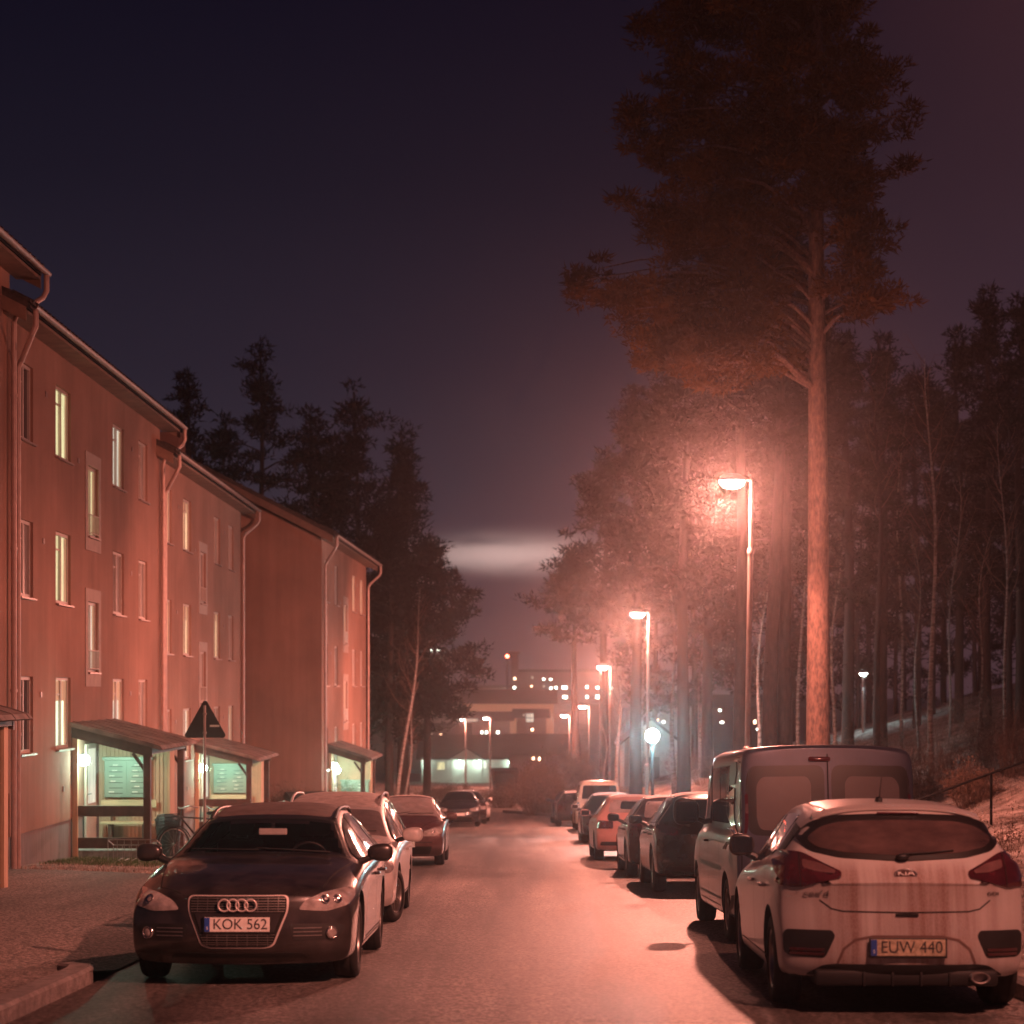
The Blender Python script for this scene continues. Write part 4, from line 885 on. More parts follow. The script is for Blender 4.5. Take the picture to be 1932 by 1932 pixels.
bush('pale pinkish lit bush behind the dark hedge at the bend', tp(1090, 108), 108, 1.15, 2.6, 203, 300, 'twig_frost', 'twig_frost', nleaf=1700, ls=.09, th=.013, z0=road_z(108)+.2)
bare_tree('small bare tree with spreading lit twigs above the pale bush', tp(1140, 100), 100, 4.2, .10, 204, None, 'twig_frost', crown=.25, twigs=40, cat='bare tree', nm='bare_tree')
bush('green leafy bush before the boards of the farthest porch', -5.35, 64.2, .62, 1.35, 205, 60, 'twig', 'leaf_green', nleaf=1500, ls=.05)
bush('low dark bush beside the green one at the farthest porch', -4.9, 63.6, .4, .9, 206, 50, 'twig', 'leaf_green', nleaf=700, ls=.05)
bush('dark climbing shrub against the blank gable wall', -7.0, 61.6, 1.0, 1.25, 207, 120, 'twig', 'leaf_brown', nleaf=900, ls=.06)
bush('brown leafy shrub beside a stump on the frosty bank', tp(1830, 44), 44, .62, .85, 208, 90, 'twig', 'leaf_brown', nleaf=900, ls=.06, th=.006)
UG = 'bare brushwood along the top of the bank'
for i, (px, Y, r, h) in enumerate([(1600, 52, .9, 1.0), (1650, 50, .8, .9), (1690, 48, .9, 1.1), (1725, 47, .7, .9), (1760, 52, .9, 1.2), (1800, 50, .8, 1.1), (1880, 50, .8, 1.5), (1915, 48, .8, 1.6), (1945, 50, .9, 1.5), (1620, 60, 1.2, 1.5), (1700, 60, 1.2, 1.5), (1780, 62, 1.3, 1.6), (1860, 60, 1.2, 1.8), (1510, 66, 1.2, 1.3), (1330, 84, 1.5, 1.6), (1290, 90, 1.3, 1.6), (1380, 78, 1.3, 1.6), (1440, 72, 1.2, 1.4)]):
    lab = ('bare brushwood left of the park lamp post', 'brushwood right of the park lamp post', 'brushwood over the right half of the van', 'low brushwood above the right end of the van', 'brushwood at the foot of the tall pale birch', 'brushwood between the tall birch and the brown shrub', 'tall dry stalks behind the brown shrub', 'tallest dry stalks near the right edge of the picture', 'dry stalks cut by the right edge of the picture', 'farther brushwood lit green beside the big trunk', 'farther brushwood behind the park lamp', 'farther brushwood behind the tall birch', 'farther brushwood below the tallest pine', 'brushwood between the dark trunks and the big pine', 'brushwood right of the globe lamp', 'brushwood at the foot of the birch by the globe lamp', 'brushwood left of the straight dark trunks', 'brushwood between the dark trunks')[i]
    bush(lab, tp(px, Y), Y, r, h, 220+i, 70, 'twig', 'leaf_brown' if i % 3 == 0 else None, UG, nleaf=300, ls=.06, th=.007)
for i, (px, py, lab) in enumerate([(1890, 1590, 'thin weed with hanging leaves in front of the railing post'), (1915, 1600, 'thin weed near the right edge, below the railing'), (1845, 1580, 'low weed sprouting behind the white hatchback')]):
    Y = 30+i*1.5; X = tp(px, Y); bush(lab, X, Y, .22, .75+.2*(i == 0), 250+i, 7, 'twig', 'leaf_brown', 'weeds below the railing', nleaf=36, ls=.05, th=.004, sub=2, cat='weed')
bush('bare shrub at the left of the street opening, below the leaning birch', tp(770, 100), 100, 1.2, 1.4, 260, 90, 'twig', None, z0=road_z(100))
bush('wide low shrub in front of the distant pale house', tp(850, 118), 118, 2.2, 1.1, 261, 150, 'twig', 'leaf_brown', nleaf=900, ls=.1, th=.012, z0=road_z(118))
bush('low shrub between the distant pale house and the dark hedge', tp(950, 112), 112, 1.5, 1.2, 262, 120, 'twig', 'leaf_brown', nleaf=700, ls=.1, th=.012, z0=road_z(112))
STY = min((y for y in [40+.5*i for i in range(90)]), key=lambda y: abs(1300-(ground_z(tp(1850, y), y)-1.6)*F/y-1385))
print('STY', STY, [(y, round(1300-(ground_z(tp(1850, y), y)-1.6)*F/y)) for y in range(36, 90, 6)], [(y, round(1300-(ground_z(tp(1600, y), y)-1.6)*F/y)) for y in range(36, 90, 6)])
def stump():
    X, Y = tp(1850, STY), STY; s = root('tree_stump', 'broken tree stump with a slanting log on the frosty bank', 'stump', gz(X, Y))
    q = MB(); q.tube([(0, 0, -.2), (0, 0, .45), (.02, 0, .62)], [.13, .11, .05], 10); q.build('stump', M('bark_dark'), s)
    q = MB(); q.tube([(-.5, .1, .35), (-.1, .02, .52), (.2, 0, .62)], [.05, .06, .04], 8); q.build('log', M('twig_frost'), s)
stump()
# grass
def grass(name, n, fx, m, h=.10, w=.012, seed=5):
    rng = np.random.default_rng(seed); P = np.array([fx(rng) for _ in range(n)]); z = np.array([ground_z(a, b) for a, b in P])
    d = rng.normal(size=(n, 3))*.45; d[:, 2] = 1; L = h*(.5+rng.random(n)); w_ = w*(1+P[:, 1]/40)
    ang = rng.random(n)*PI; sx, sy = np.cos(ang)*w_, np.sin(ang)*w_
    B = np.stack([P[:, 0], P[:, 1], z-.02], 1); V = np.stack([B+np.stack([sx, sy, 0*sx], 1), B-np.stack([sx, sy, 0*sx], 1), B+d*L[:, None]], 1).reshape(-1, 3)
    o = npmesh(name, V, np.arange(3*n).reshape(-1, 3), M(m)); tag(o, 'short frosty grass covering the bank' if 'bank' in name else 'thin frosty grass in front of the apartment blocks', 'grass', kind='stuff'); return o
grass('bank_grass', 90000, lambda r: (4.3+14*r.random()**.8, 16+50*r.random()), 'grass_blade', .055, .008, 5)
grass('lawn_grass', 26000, lambda r: (-8.4+4.9*r.random(), 33.2+16*r.random()), 'grass_blade', .05, .006, 6)
grass('green_lawn', 5000, lambda r: (-8.4+2.0*r.random(), 35+3*r.random()), 'grass_green', .06, .006, 8)

# ------------------------------------------------------------ distant buildings
def far_building(name, label, cat, px0, px1, ytop, ybot, Y, m, wins=(), roof=None, depth=14, group=None, base=None):
    x0, x1 = tp(px0, Y), tp(px1, Y); zt = 1.6+(1300-ytop)*Y/F; zb = (1.6+(1300-ybot)*Y/F) if base is None else base
    zb = min(zb, road_z(Y)-.5)
    b = root(name, label, cat, (x0, Y, zb), 0, group); q = MB(); q.box((0, 0, -1), (x1-x0, depth, zt-zb)); q.build('wall', M(m), b)
    if roof:
        r = MB()
        if roof == 'flat': r.box((-.5, -.5, zt-zb+.003), (x1-x0+.5, depth+.5, zt-zb+.6))
        else:
            h = roof; r.prism([(-.5, 0), (depth/2, h), (depth+.5, 0)], (-.6, 0, zt-zb+.003), (x1-x0+.6, 0, zt-zb+.003), (0, 1, 0), (0, 0, 1))
        r.build('roof', M('far_roof'), b)
    k = Y/F
    for (wx, wy, ww, wh, mt) in wins:
        cx = (wx-px0)*k; cz = 1.6+(1300-wy)*k-zb
        f = MB(); f.box((cx-ww*k/2-.12, -.08, cz-wh*k/2-.12), (cx+ww*k/2+.12, -.002, cz+wh*k/2+.12)); fo = f.build('window', M('far_roof'), b)
        f = MB(); f.box((cx-ww*k/2, -.14, cz-wh*k/2), (cx+ww*k/2, -.083, cz+wh*k/2)); f.build('pane', M(mt), fo)
    return b
G_, S_, O_ = 'spot_green', 'spot_white', 'spot_warm'
def cr(x, y): return (657+x/3.125, 1159+y/3.125)
def ws(lst): return [(*cr(a, b), w, h, m) for a, b, w, h, m in lst]
far_building('hospital_block', 'large distant block with several rows of lit windows right of the street opening', 'distant building', 978, 1180, 1268, 1345, 430, 'far_wall', ws([(1085, 372, 5, 6, 'lit_pale'), (1153, 383, 4, 3, S_), (1193, 384, 4, 3, S_), (1080, 424, 3, 3, 'spot_warm'), (1153, 424, 5, 4, 'lit_pale'), (1195, 436, 4, 3, S_), (1225, 433, 4, 4, S_), (1275, 432, 9, 5, S_), (1335, 428, 7, 7, G_), (1408, 428, 4, 4, S_), (1470, 433, 5, 4, S_), (1512, 440, 3, 3, O_), (1550, 436, 4, 4, S_), (1278, 488, 8, 5, S_), (1408, 487, 4, 4, S_), (1470, 487, 6, 6, S_), (1512, 488, 3, 3, O_), (1083, 478, 3, 6, 'lit_green'), (1335, 544, 4, 4, S_), (1473, 546, 4, 4, S_)]), 'flat', 20)
far_building('hospital_tower', 'narrow distant stair tower with two lit windows at the left end of the large block', 'distant building', 964, 978, 1234, 1345, 428, 'far_wall', ws([(982, 379, 4, 4, O_), (980, 432, 4, 4, S_), (977, 487, 5, 5, S_)]), 'flat', 12)
far_building('hospital_wing', 'low distant wing with a few greenish lit windows left of the large block', 'distant building', 840, 963, 1298, 1345, 425, 'far_wall', ws([(682, 475, 8, 7, G_), (775, 482, 6, 3, 'lit_warm'), (845, 432, 5, 2, 'lit_pale'), (876, 483, 8, 7, G_), (920, 431, 9, 4, 'lit_pale'), (887, 432, 5, 2, 'lit_warm'), (938, 482, 6, 5, 'lit_pale')]), 'flat', 14)
far_building('tower_block', 'tall thin distant tower with a row of lights along its top', 'distant building', 788, 836, 1226, 1330, 440, 'far_wall', ws([(425, 210, 5, 4, 'lit_pale'), (458, 210, 6, 4, S_), (495, 211, 6, 4, S_), (540, 213, 9, 4, S_), (440, 330, 5, 14, 'lit_warm'), (412, 380, 4, 8, O_), (442, 383, 7, 6, O_), (440, 250, 5, 5, 'lit_pale'), (532, 330, 7, 30, 'lit_dim'), (540, 270, 8, 10, 'lit_pale')]), 'flat', 12)
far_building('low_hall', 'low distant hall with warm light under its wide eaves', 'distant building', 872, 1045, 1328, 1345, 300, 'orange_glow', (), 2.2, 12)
far_building('panel_hall', 'long low distant building with a pale greenish front', 'distant building', 865, 962, 1360, 1386, 262, 'lit_dim', ws([(788, 696, 3, 4, S_), (815, 696, 4, 4, S_), (882, 696, 4, 4, S_), (700, 625, 40, 5, 'lit_pale'), (600, 600, 20, 4, 'lit_pale')]), 1.2, 10)  # panel walls given a faint glow of their own instead of falling light
far_building('panel_hall', 'short low distant building right of the long greenish one', 'distant building', 975, 1030, 1355, 1386, 258, 'lit_dim', ws([(1085, 680, 4, 4, O_), (1035, 595, 3, 3, 'lit_pale'), (1070, 610, 14, 16, 'lit_pale')]), 1.2, 10)
far_building('row_house', 'long dark-roofed low house behind the pale house', 'distant building', 690, 880, 1402, 1440, 240, 'far_wall', ws([(546, 712, 4, 4, O_), (490, 705, 4, 4, 'lit_pale')]), 2.4, 9)
far_building('row_house', 'dark house with a reddish lit window behind the hedge bushes', 'distant building', 960, 1085, 1425, 1475, 190, 'far_wall', ws([(1128, 853, 4, 6, O_), (1090, 850, 4, 5, 'spot_warm')]), 2.0, 8)
far_building('distant_house', 'dark distant house with scattered lights left of the leaning birches', 'distant building', 680, 860, 1310, 1345, 410, 'far_wall', ws([(88, 491, 4, 4, O_), (150, 488, 8, 5, 'spot_green'), (295, 507, 5, 5, O_), (393, 517, 4, 4, O_), (108, 547, 4, 4, 'lit_pale'), (507, 512, 3, 3, O_)]), 'flat', 12)
far_building('distant_house', 'distant house with a few lights seen between the trunks', 'distant building', 1180, 1600, 1335, 1378, 300, 'far_wall', [(1190, 1285, 0, 0, S_)][:0]+[(1358, 1340, 4, 3, S_), (1362, 1363, 6, 3, S_), (1424, 1362, 4, 7, 'spot_warm'), (1430, 1376, 5, 3, S_), (1240, 1358, 4, 3, O_), (1252, 1362, 4, 3, S_)], 2.0, 10)
mast = root('radio_mast', 'thin distant mast with a red warning light', 'mast', (tp(957, 420), 420, -2)); q = MB(); q.tube([(0, 0, 0), (0, 0, 1.6+60*420/F+2)], .25, 6); q.build('pole', M('far_roof'), mast)
q = MB(); q.ball((0, -.3, 1.6+60*420/F+2.2), .34, 10, 8); q.build('warning_light', M('spot_red'), mast)
def pale_house():
    Y = 200; x0, x1 = tp(795, Y), tp(968, Y); zb = road_z(Y); k = Y/F; zt = 1.6+(1300-1432)*k; zl = zb-.2
    b = root('pale_house', 'small pale boarded house with a gabled porch and lights along its front', 'house', (x0, Y, zl)); Wd = x1-x0; H = zt-zl
    q = MB(); q.box((0, 0, 0), (Wd, 8, H))
    for i in range(40): q.box((i*Wd/40, -.04, 0), (i*Wd/40+.05, -.002, H-.02))
    q.build('wall', M('far_wall_pale'), b)
    q = MB(); q.prism([(-.7, -.05), (4, 2.1), (8.7, -.05), (8.7, .12), (4, 2.4), (-.7, .12)], (-.5, 0, H), (Wd+.5, 0, H), (0, 1, 0), (0, 0, 1)); q.build('roof', M('far_roof'), b)
    gx0, gx1 = (848-795)*k, (913-795)*k; q = MB(); q.prism([(gx0, H), ((gx0+gx1)/2, H+(1432-1412)*k), (gx1, H)], (0, -1.0, 0), (0, .3, 0), (1, 0, 0), (0, 0, 1)); gb = q.build('gable', M('far_wall_pale'), b)
    q = MB(); c = (gx0+gx1)/2; hh = H+(1432-1412)*k
    for s in (-1, 1): q.prism([(c, hh+.01), (c, hh+.16), (c+s*(gx1-gx0)/2*1.08, H+.02), (c+s*(gx1-gx0)/2*1.08, H-.12)], (0, -1.15, 0), (0, .4, 0), (1, 0, 0), (0, 0, 1))
    q.build('gable_roof', M('far_roof'), gb)
    for x in (gx0+.1, gx1-.2):
        q = MB(); q.box((x, -.95, 0), (x+.12, -.83, H-.01)); q.build('post', M('far_wall_pale'), b)
    for (px, py, w, h, mt) in ((832, 1445, 14, 14, 'lit_green'), (877, 1451, 5, 14, 'lit_pale'), (914, 1444, 9, 12, 'lit_pale'), (946, 1454, 8, 5, 'spot_white')):
        q = MB(); cx = (px-795)*k; cz = 1.6+(1300-py)*k-zl; q.box((cx-w*k/2-.08, -.09, cz-h*k/2-.08), (cx+w*k/2+.08, -.045, cz+h*k/2+.08)); f = q.build('window', M('far_wall_pale'), b)
        q = MB(); q.box((cx-w*k/2, -.12, cz-h*k/2), (cx+w*k/2, -.092, cz+h*k/2)); q.build('pane', M(mt), f)
    for px, p in ((803, 60), (867, 110), (904, 110), (962, 60)):
        cx = (px-795)*k; cz = 1.6+(1300-1438)*k-zl
        q = MB(); q.ball((cx, -.35, cz), .16, 10, 8); q.tube([(cx, -.042, cz+.1), (cx, -.3, cz+.12)], .03, 6); q.build('wall_lamp', M('porch_glass'), b)
        lamp_light('wall_lamp_light', (cx, -.75, cz-.1), p*.9, (.72, 1, .84), .15, b)
pale_house()
def shed():
    Y = 106; X = tp(1178, Y); z = ground_z(X, Y)-.6
    b = root('garden_shed', 'pale gabled shed behind the globe lamp, half hidden by the birches', 'shed', (X, Y, z)); w, h = 2.9, 3.2
    q = MB(); q.prism([(0, 0), (w, 0), (w, h), (w/2, h+1.1), (0, h)], (0, 0, 0), (0, 4, 0), (1, 0, 0), (0, 0, 1))
    for i in range(14): q.box((i*w/14, -.03, 0), (i*w/14+.03, -.002, h-.01))
    q.build('wall', M('far_wall_pale'), b)
    q = MB()
    for s in (0, 1):
        a = [(w/2, h+1.12), (w/2, h+1.27), (-.3, h-.16), (-.3, h-.31)]; a = [(x if not s else w-x, y) for x, y in a]; q.prism(a, (0, -.3, 0), (0, 4.3, 0), (1, 0, 0), (0, 0, 1))
    q.build('roof', M('far_roof'), b)
    q = MB(); q.box((1.1, -.06, 0), (1.9, -.032, 2.3)); q.build('door', M('sign_back'), b)
    f = root('picket_fence', 'short picket fence before the pale shed', 'fence', (X-1.4, Y-2.5, ground_z(X-1.4, Y-2.5)))
    q = MB()
    for i in range(16): q.box((i*.14, 0, 0), (i*.14+.06, .03, 1.05))
    q.box((-.02, .031, .3), (2.3, .06, .38)); q.box((-.02, .031, .8), (2.3, .06, .88)); q.build('pickets', M('wood_pale'), f)
shed()

# ------------------------------------------------------------ cars
def lerpk(keys, d):
    if d <= keys[0][0]: return keys[0][1]
    for (a, u), (b, v) in zip(keys, keys[1:]):
        if d <= b: return u+(v-u)*(d-a)/(b-a)
    return keys[-1][1]
def rnd(poly, r=.03, n=5):           # rounded polygon corners
    out = []; m = len(poly)
    for i in range(m):
        p = Vector(poly[i]); a = Vector(poly[i-1])-p; b = Vector(poly[(i+1) % m])-p; q = min(r, a.length*.45, b.length*.45)
        A = p+a.normalized()*q; B = p+b.normalized()*q
        for k in range(n): t = k/(n-1); out.append(tuple(A*(1-t)**2+p*2*t*(1-t)+B*t*t))
    return out
def dens(poly, step=.06):
    out = []
    for i in range(len(poly)):
        a = Vector(poly[i]); b = Vector(poly[(i+1) % len(poly)]); k = max(1, int((b-a).length/step))
        for j in range(k): out.append(tuple(a.lerp(b, j/k)))
    return out
class Car:
    """local frame: x across, +y forward, z up from the road; d is the distance back from the nose"""
    def __init__(s, name, label, cat, X, Yface, facing, spec, group=None, pitch=.05, yaw=0):
        s.S = S = spec; L = S['L']
        # Yface: distance of the face turned to the camera
        yc = Yface+L/2; z = road_z(yc)
        rotz = yaw if facing == 'away' else PI+yaw
        s.o = root(name, label, cat, (X, yc, z), (-pitch if facing == 'away' else pitch, 0, rotz), group)
        s.body()
    def y(s, d): return s.S['L']/2-d
    def body(s):
        S = s.S; L, Wd, H = S['L'], S['W'], S['H']; top, belt = S['top'], S['belt']; gc = S.get('gc', .2); W2 = Wd/2
        st = sorted(set([0, .04, .16, .35, .6, .9]+[k[0] for k in top]+[L-.9, L-.6, L-.35, L-.16, L-.04, L]))
        st2 = [st[0]]
        for a in st[1:]:
            if a-st2[-1] < .035: continue
            if a-st2[-1] > .42:
                k = int((a-st2[-1])/.36); b0 = st2[-1]
                for j in range(1, k+1): st2.append(b0+(a-b0)*j/(k+1))
            st2.append(a)
        fb = S.get('fbend', .26); rb = S.get('rbend', .20); frec = S.get('frec', [(.2, .16), (.3, .05), (.38, 0), (.52, 0), (.60, .03), (.75, .10)]); rrec = S.get('rrec', [(.2, .12), (.32, .02), (.42, 0), (.60, 0), (.68, .05), (1.1, .12), (1.9, .25)])
        rows = []; rw = S.get('roofw', .60)
        for d in st2:
            T = lerpk(top, d); B = min(lerpk(belt, d), T-.035); gh = min(1, max(0, (T-B-.035)/(H-B-.035)))
            w = W2*(1-.05*math.exp(-d/.28)-.05*math.exp(-(L-d)/.30)); g = gc+.0*math.exp(-d/.4)+.04*math.exp(-(L-d)/.4)
            tw = 1-.035*math.exp(-(L-d)/.5)
            P = [(0, g), (.80*w, g), (.955*w, g+.02), (.985*w, g+.10), (w*.995, .5*(g+.12)+.5*(B-.16)), (w, B-.14), (.985*w, B-.04), (.945*w-.01*gh, B)]
            p7 = ((.90*w)*(1-gh)+(rw*tw*(.55)+.945*w*.45)*gh, (T*.35+B*.65)*(1-gh)+(.5*T+.5*B-.03)*gh)
            p8 = ((.80*w)*(1-gh)+rw*tw*gh, (T-.022)*(1-gh)+(T-.085)*gh)
            p9 = ((.62*w)*(1-gh)+rw*tw*.90*gh, (T-.008)*(1-gh)+(T-.035)*gh)
            p10 = (.36*w*(1-gh)+rw*.5*gh, T-.004); P += [p7, p8, p9, p10, (0, T)]
            ring = []
            ff = math.exp(-d/.55) if d < 2 else 0; fr = math.exp(-(L-d)/.45) if L-d < 2 else 0
            for x, z in P:
                q = abs(x)/W2
                dd = d+ff*(fb*q**2.6+lerpk(frec, z)*(1 if d < .5 else .5))-fr*(rb*q**3+lerpk(rrec, z)*(1 if L-d < .5 else .4)*S.get('rk', 1))
                ring.append((x, s.y(dd), z))
            rows.append(ring)
        V = []; Fc = []; n = 13
        for ring in rows:
            V += ring+[(-x, y, z) for x, y, z in ring[1:-1]]
        m = 2*n-2
        def R(j, k): return j*m+k
        def Lf(j, k): return j*m+(k if k in (0, n-1) else n+k-1)
        for j in range(len(rows)-1):
            for k in range(n-1):
                Fc.append((R(j, k), R(j, k+1), R(j+1, k+1), R(j+1, k))); Fc.append((Lf(j, k), Lf(j+1, k), Lf(j+1, k+1), Lf(j, k+1)))
        cols = [.78, .42, 0, -.42, -.78]
        for j, front in ((0, True), (len(rows)-1, False)):
            idx = {}
            for k in range(1, n-1):
                x, y, z = rows[j][k]; idx[(k, 1)] = R(j, k); idx[(k, -1)] = Lf(j, k); q0 = abs(x)/W2
                for c in cols:
                    qq = q0*abs(c)
                    yy = y+(fb*(q0**2.6-qq**2.6) if front else -rb*(q0**3-qq**3)); V.append((x*c, yy, z)); idx[(k, c)] = len(V)-1
            cc = [1]+cols+[-1]
            for k in range(1, n-2):
                for a, b in zip(cc, cc[1:]): Fc.append((idx[(k, a)], idx[(k, b)], idx[(k+1, b)], idx[(k+1, a)]))
            for a, b in zip(cc, cc[1:]): Fc.append((R(j, 0), idx[(1, a)], idx[(1, b)])); Fc.append((R(j, n-1), idx[(n-2, a)], idx[(n-2, b)]))
        me = bpy.data.meshes.new('body'); me.from_pydata(V, [], Fc)
        bm = bmesh.new(); bm.from_mesh(me); bmesh.ops.recalc_face_normals(bm, faces=bm.faces); bm.to_mesh(me); bm.free()
        me.materials.append(S['paint']); me.materials.append(M('dark_hole'))
        ob = bpy.data.objects.new('body', me); COL.objects.link(ob)
        sd = ob.modifiers.new('s', 'SUBSURF'); sd.levels = 2; sd.render_levels = 2
        dg = bpy.context.evaluated_depsgraph_get(); m1 = bpy.data.meshes.new_from_object(ob.evaluated_get(dg)); ob.modifiers.clear(); ob.data = m1
        s.bvh = BVHTree.FromPolygons([v.co.copy() for v in m1.vertices], [tuple(p.vertices) for p in m1.polygons])
        # wheel arches
        r = S.get('wr', .32); ra = r+S.get('agap', .055); cut = MB()
        for ax in (S['axf'], S['axr']):
            for sx in (-1, 1): cut.tube([(sx*(W2-.27), s.y(ax), r+.015), (sx*(W2+.3), s.y(ax), r+.015)], ra, 36)
        co = cut.build('cut', M('dark_hole')); bo = ob.modifiers.new('b', 'BOOLEAN'); bo.operation = 'DIFFERENCE'; bo.object = co; bo.solver = 'EXACT'
        dg = bpy.context.evaluated_depsgraph_get(); m2 = bpy.data.meshes.new_from_object(ob.evaluated_get(dg)); ob.modifiers.clear(); ob.data = m2; bpy.data.objects.remove(co)
        for p in m2.polygons:
            c = p.center; p.use_smooth = True; p.material_index = 0
            for ax in (S['axf'], S['axr']):
                dist = math.hypot(c.y-s.y(ax), c.z-r-.015)
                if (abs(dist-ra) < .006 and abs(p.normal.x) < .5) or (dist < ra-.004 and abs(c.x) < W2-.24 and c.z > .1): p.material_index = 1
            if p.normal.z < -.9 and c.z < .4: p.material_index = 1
        m2.set_sharp_from_angle(angle=math.radians(52)); ob.parent = s.o; s.b = ob; m2.name = 'body'
        for ax in (S['axf'], S['axr']):
            for sx in (-1, 1): s.wheel(sx*(W2-.125), s.y(ax), r, sx, S.get('spokes', 7), steer=S.get('steer', 0) if ax == S['axf'] else 0)
    def wheel(s, x, y, r, sx, spokes, steer=0):
        t = .205; Mx = Matrix.Translation((x, y, r)) @ Matrix.Rotation(steer, 4, 'Z') @ Matrix.Rotation(PI/2*sx, 4, 'Y')
        h = MB(); h.lathe([(.0, .02), (.13, .02), (.13, -.05), (r*.62, -.05), (r*.62, -.07), (0, -.07)], 20, Mx); wo = h.build('wheel', M('dark_metal'), s.o)
        q = MB(); q.lathe([(r*.66, -t/2+.02), (r*.72, -t/2), (r*.93, -t/2+.004), (r*.985, -t/2+.03), (r, -.05), (r*.992, -.045), (r*.992, -.035), (r, -.03), (r, .03), (r*.992, .035), (r*.992, .045), (r, .05), (r*.985, t/2-.03), (r*.93, t/2-.004), (r*.72, t/2), (r*.66, t/2-.02), (r*.64, t/2-.05)], 40, Mx); q.build('tyre', M('rubber'), wo, smooth='all')
        q = MB(); q.lathe([(r*.56, -.06), (r*.64, t/2-.06), (r*.665, t/2-.022), (r*.66, t/2-.012), (r*.62, t/2-.018), (r*.59, t/2-.04), (r*.57, -.05)], 40, Mx)
        q.lathe([(0, t/2-.035), (.045, t/2-.037), (.075, t/2-.05), (.085, t/2-.09)], 16, Mx)
        for k in range(spokes):
            a = 2*PI*k/spokes; c, sn = math.cos(a), math.sin(a); V = []
            for rr, w, zz in ((.05, .030, t/2-.045), (r*.35, .021, t/2-.040), (r*.63, .028, t/2-.030)):
                for sg in (-1, 1):
                    for dz in (0, -.035): V.append(tuple(Mx @ Vector((rr*c-sg*w*sn, rr*sn+sg*w*c, zz+dz))))
            q.add(V, [(0, 2, 6, 4), (1, 5, 7, 3), (0, 4, 5, 1), (2, 3, 7, 6), (4, 6, 10, 8), (5, 9, 11, 7), (4, 8, 9, 5), (6, 7, 11, 10), (8, 10, 11, 9)])
        q.build('rim', M('alloy'), wo, smooth=True)
    def hit(s, a, b, ax, sgn=1):
        if ax == 'front': o, d = Vector((a, 9, b)), Vector((0, -1, 0))
        elif ax == 'rear': o, d = Vector((a, -9, b)), Vector((0, 1, 0))
        elif ax == 'top': o, d = Vector((a, s.y(b), 9)), Vector((0, 0, -1))
        else: o, d = Vector((9*sgn, s.y(a), b)), Vector((-sgn, 0, 0))
        loc, n, i, dist = s.bvh.ray_cast(o, d)
        if loc is None:
            loc, n, i, dist = s.bvh.find_nearest(Vector((a, 3 if ax == 'front' else -3, b)) if ax in ('front', 'rear') else (Vector((a, s.y(b), 1)) if ax == 'top' else Vector((sgn, s.y(a), b))))
        if n.dot(d) > 0: n = -n
        return loc, n
    def patch(s, poly, ax, name, m, off=.004, sgn=1, parent=None, rings=5, thick=.012, bulge=0, build=True, step=.05):
        P = dens(poly, step); c = Vector((sum(p[0] for p in P)/len(P), sum(p[1] for p in P)/len(P))); q = MB(); n = len(P)
        rings = max(rings, int(max((Vector(p)-c).length for p in P)/.085)+1)
        lv = [1.0]+[1-(k/rings)**1.0 for k in range(1, rings)]
        for li, f in enumerate(lv):
            for p in P:
                a = c+(Vector(p)-c)*f; loc, nr = s.hit(a.x, a.y, ax, sgn)
                if li == 0: q.v.append(tuple(loc-nr*thick))
                q.v.append(tuple(loc+nr*(off+bulge*(1-f*f))))
            if li == 0:   # interleaved: fix order
                v = q.v; q.v = v[0::2]+v[1::2]
        loc, nr = s.hit(c.x, c.y, ax, sgn); q.v.append(tuple(loc+nr*(off+bulge)))
        for k in range(rings):
            for i in range(n): q.f.append((k*n+i, k*n+(i+1) % n, (k+1)*n+(i+1) % n, (k+1)*n+i))
        for i in range(n): q.f.append((rings*n+i, rings*n+(i+1) % n, len(q.v)-1))
        if not build: return q
        return q.build(name, m, parent or s.o, smooth=True)
    def open_top(s, poly):
        bm = bmesh.new(); bm.from_mesh(s.b.data); P = poly; kill = []
        for f in bm.faces:
            p = f.calc_center_median()
            if f.normal.z < .2 or p.z < .9: continue
            x, y = p.x, s.S['L']/2-p.y; ins = False
            for i in range(len(P)):
                (x1, y1), (x2, y2) = P[i-1], P[i]
                if (y1 > y) != (y2 > y) and x < (x2-x1)*(y-y1)/(y2-y1)+x1: ins = not ins
            if ins: kill.append(f)
        bmesh.ops.delete(bm, geom=kill, context='FACES'); bm.to_mesh(s.b.data); bm.free()
    def strip(s, mb, pts, ax, w=.006, off=.0015, sgn=1, step=.05):
        pts = [Vector(p) for p in pts]; D = []
        for a, b in zip(pts, pts[1:]):
            k = max(1, int((b-a).length/step)); D += [a.lerp(b, j/k) for j in range(k)]
        D.append(pts[-1]); base = len(mb.v)
        for i, p in enumerate(D):
            t = (D[min(i+1, len(D)-1)]-D[max(i-1, 0)]).normalized(); nn = Vector((-t.y, t.x))*w/2
            for sg in (-1, 1):
                l, nr = s.hit(p.x+nn.x*sg, p.y+nn.y*sg, ax, sgn); mb.v.append(tuple(l+nr*off))
        for i in range(len(D)-1): mb.f.append((base+2*i, base+2*i+1, base+2*i+3, base+2*i+2))
    def sidewin(s, d0, d1, tm=.11, bm_=.025, name='side_window', m=None, cut=None, n=12, sides=(-1, 1)):
        S = s.S; up = []; lo = []
        for i in range(n+1):
            d = d0+(d1-d0)*i/n; T = lerpk(S['top'], d)-tm; B = lerpk(S['belt'], d)+bm_
            if cut: T = min(T, cut(d))
            if T-B > .03: up.append((d, T)); lo.append((d, B))
        poly = rnd(lo[:1]+lo[-1:]+[up[-1], up[len(up)*3//4], up[len(up)//2], up[len(up)//4], up[0]], .03, 4)
        for sg in sides: s.patch(poly, 'side', name, m or M('car_glass'), sgn=sg, off=.009)
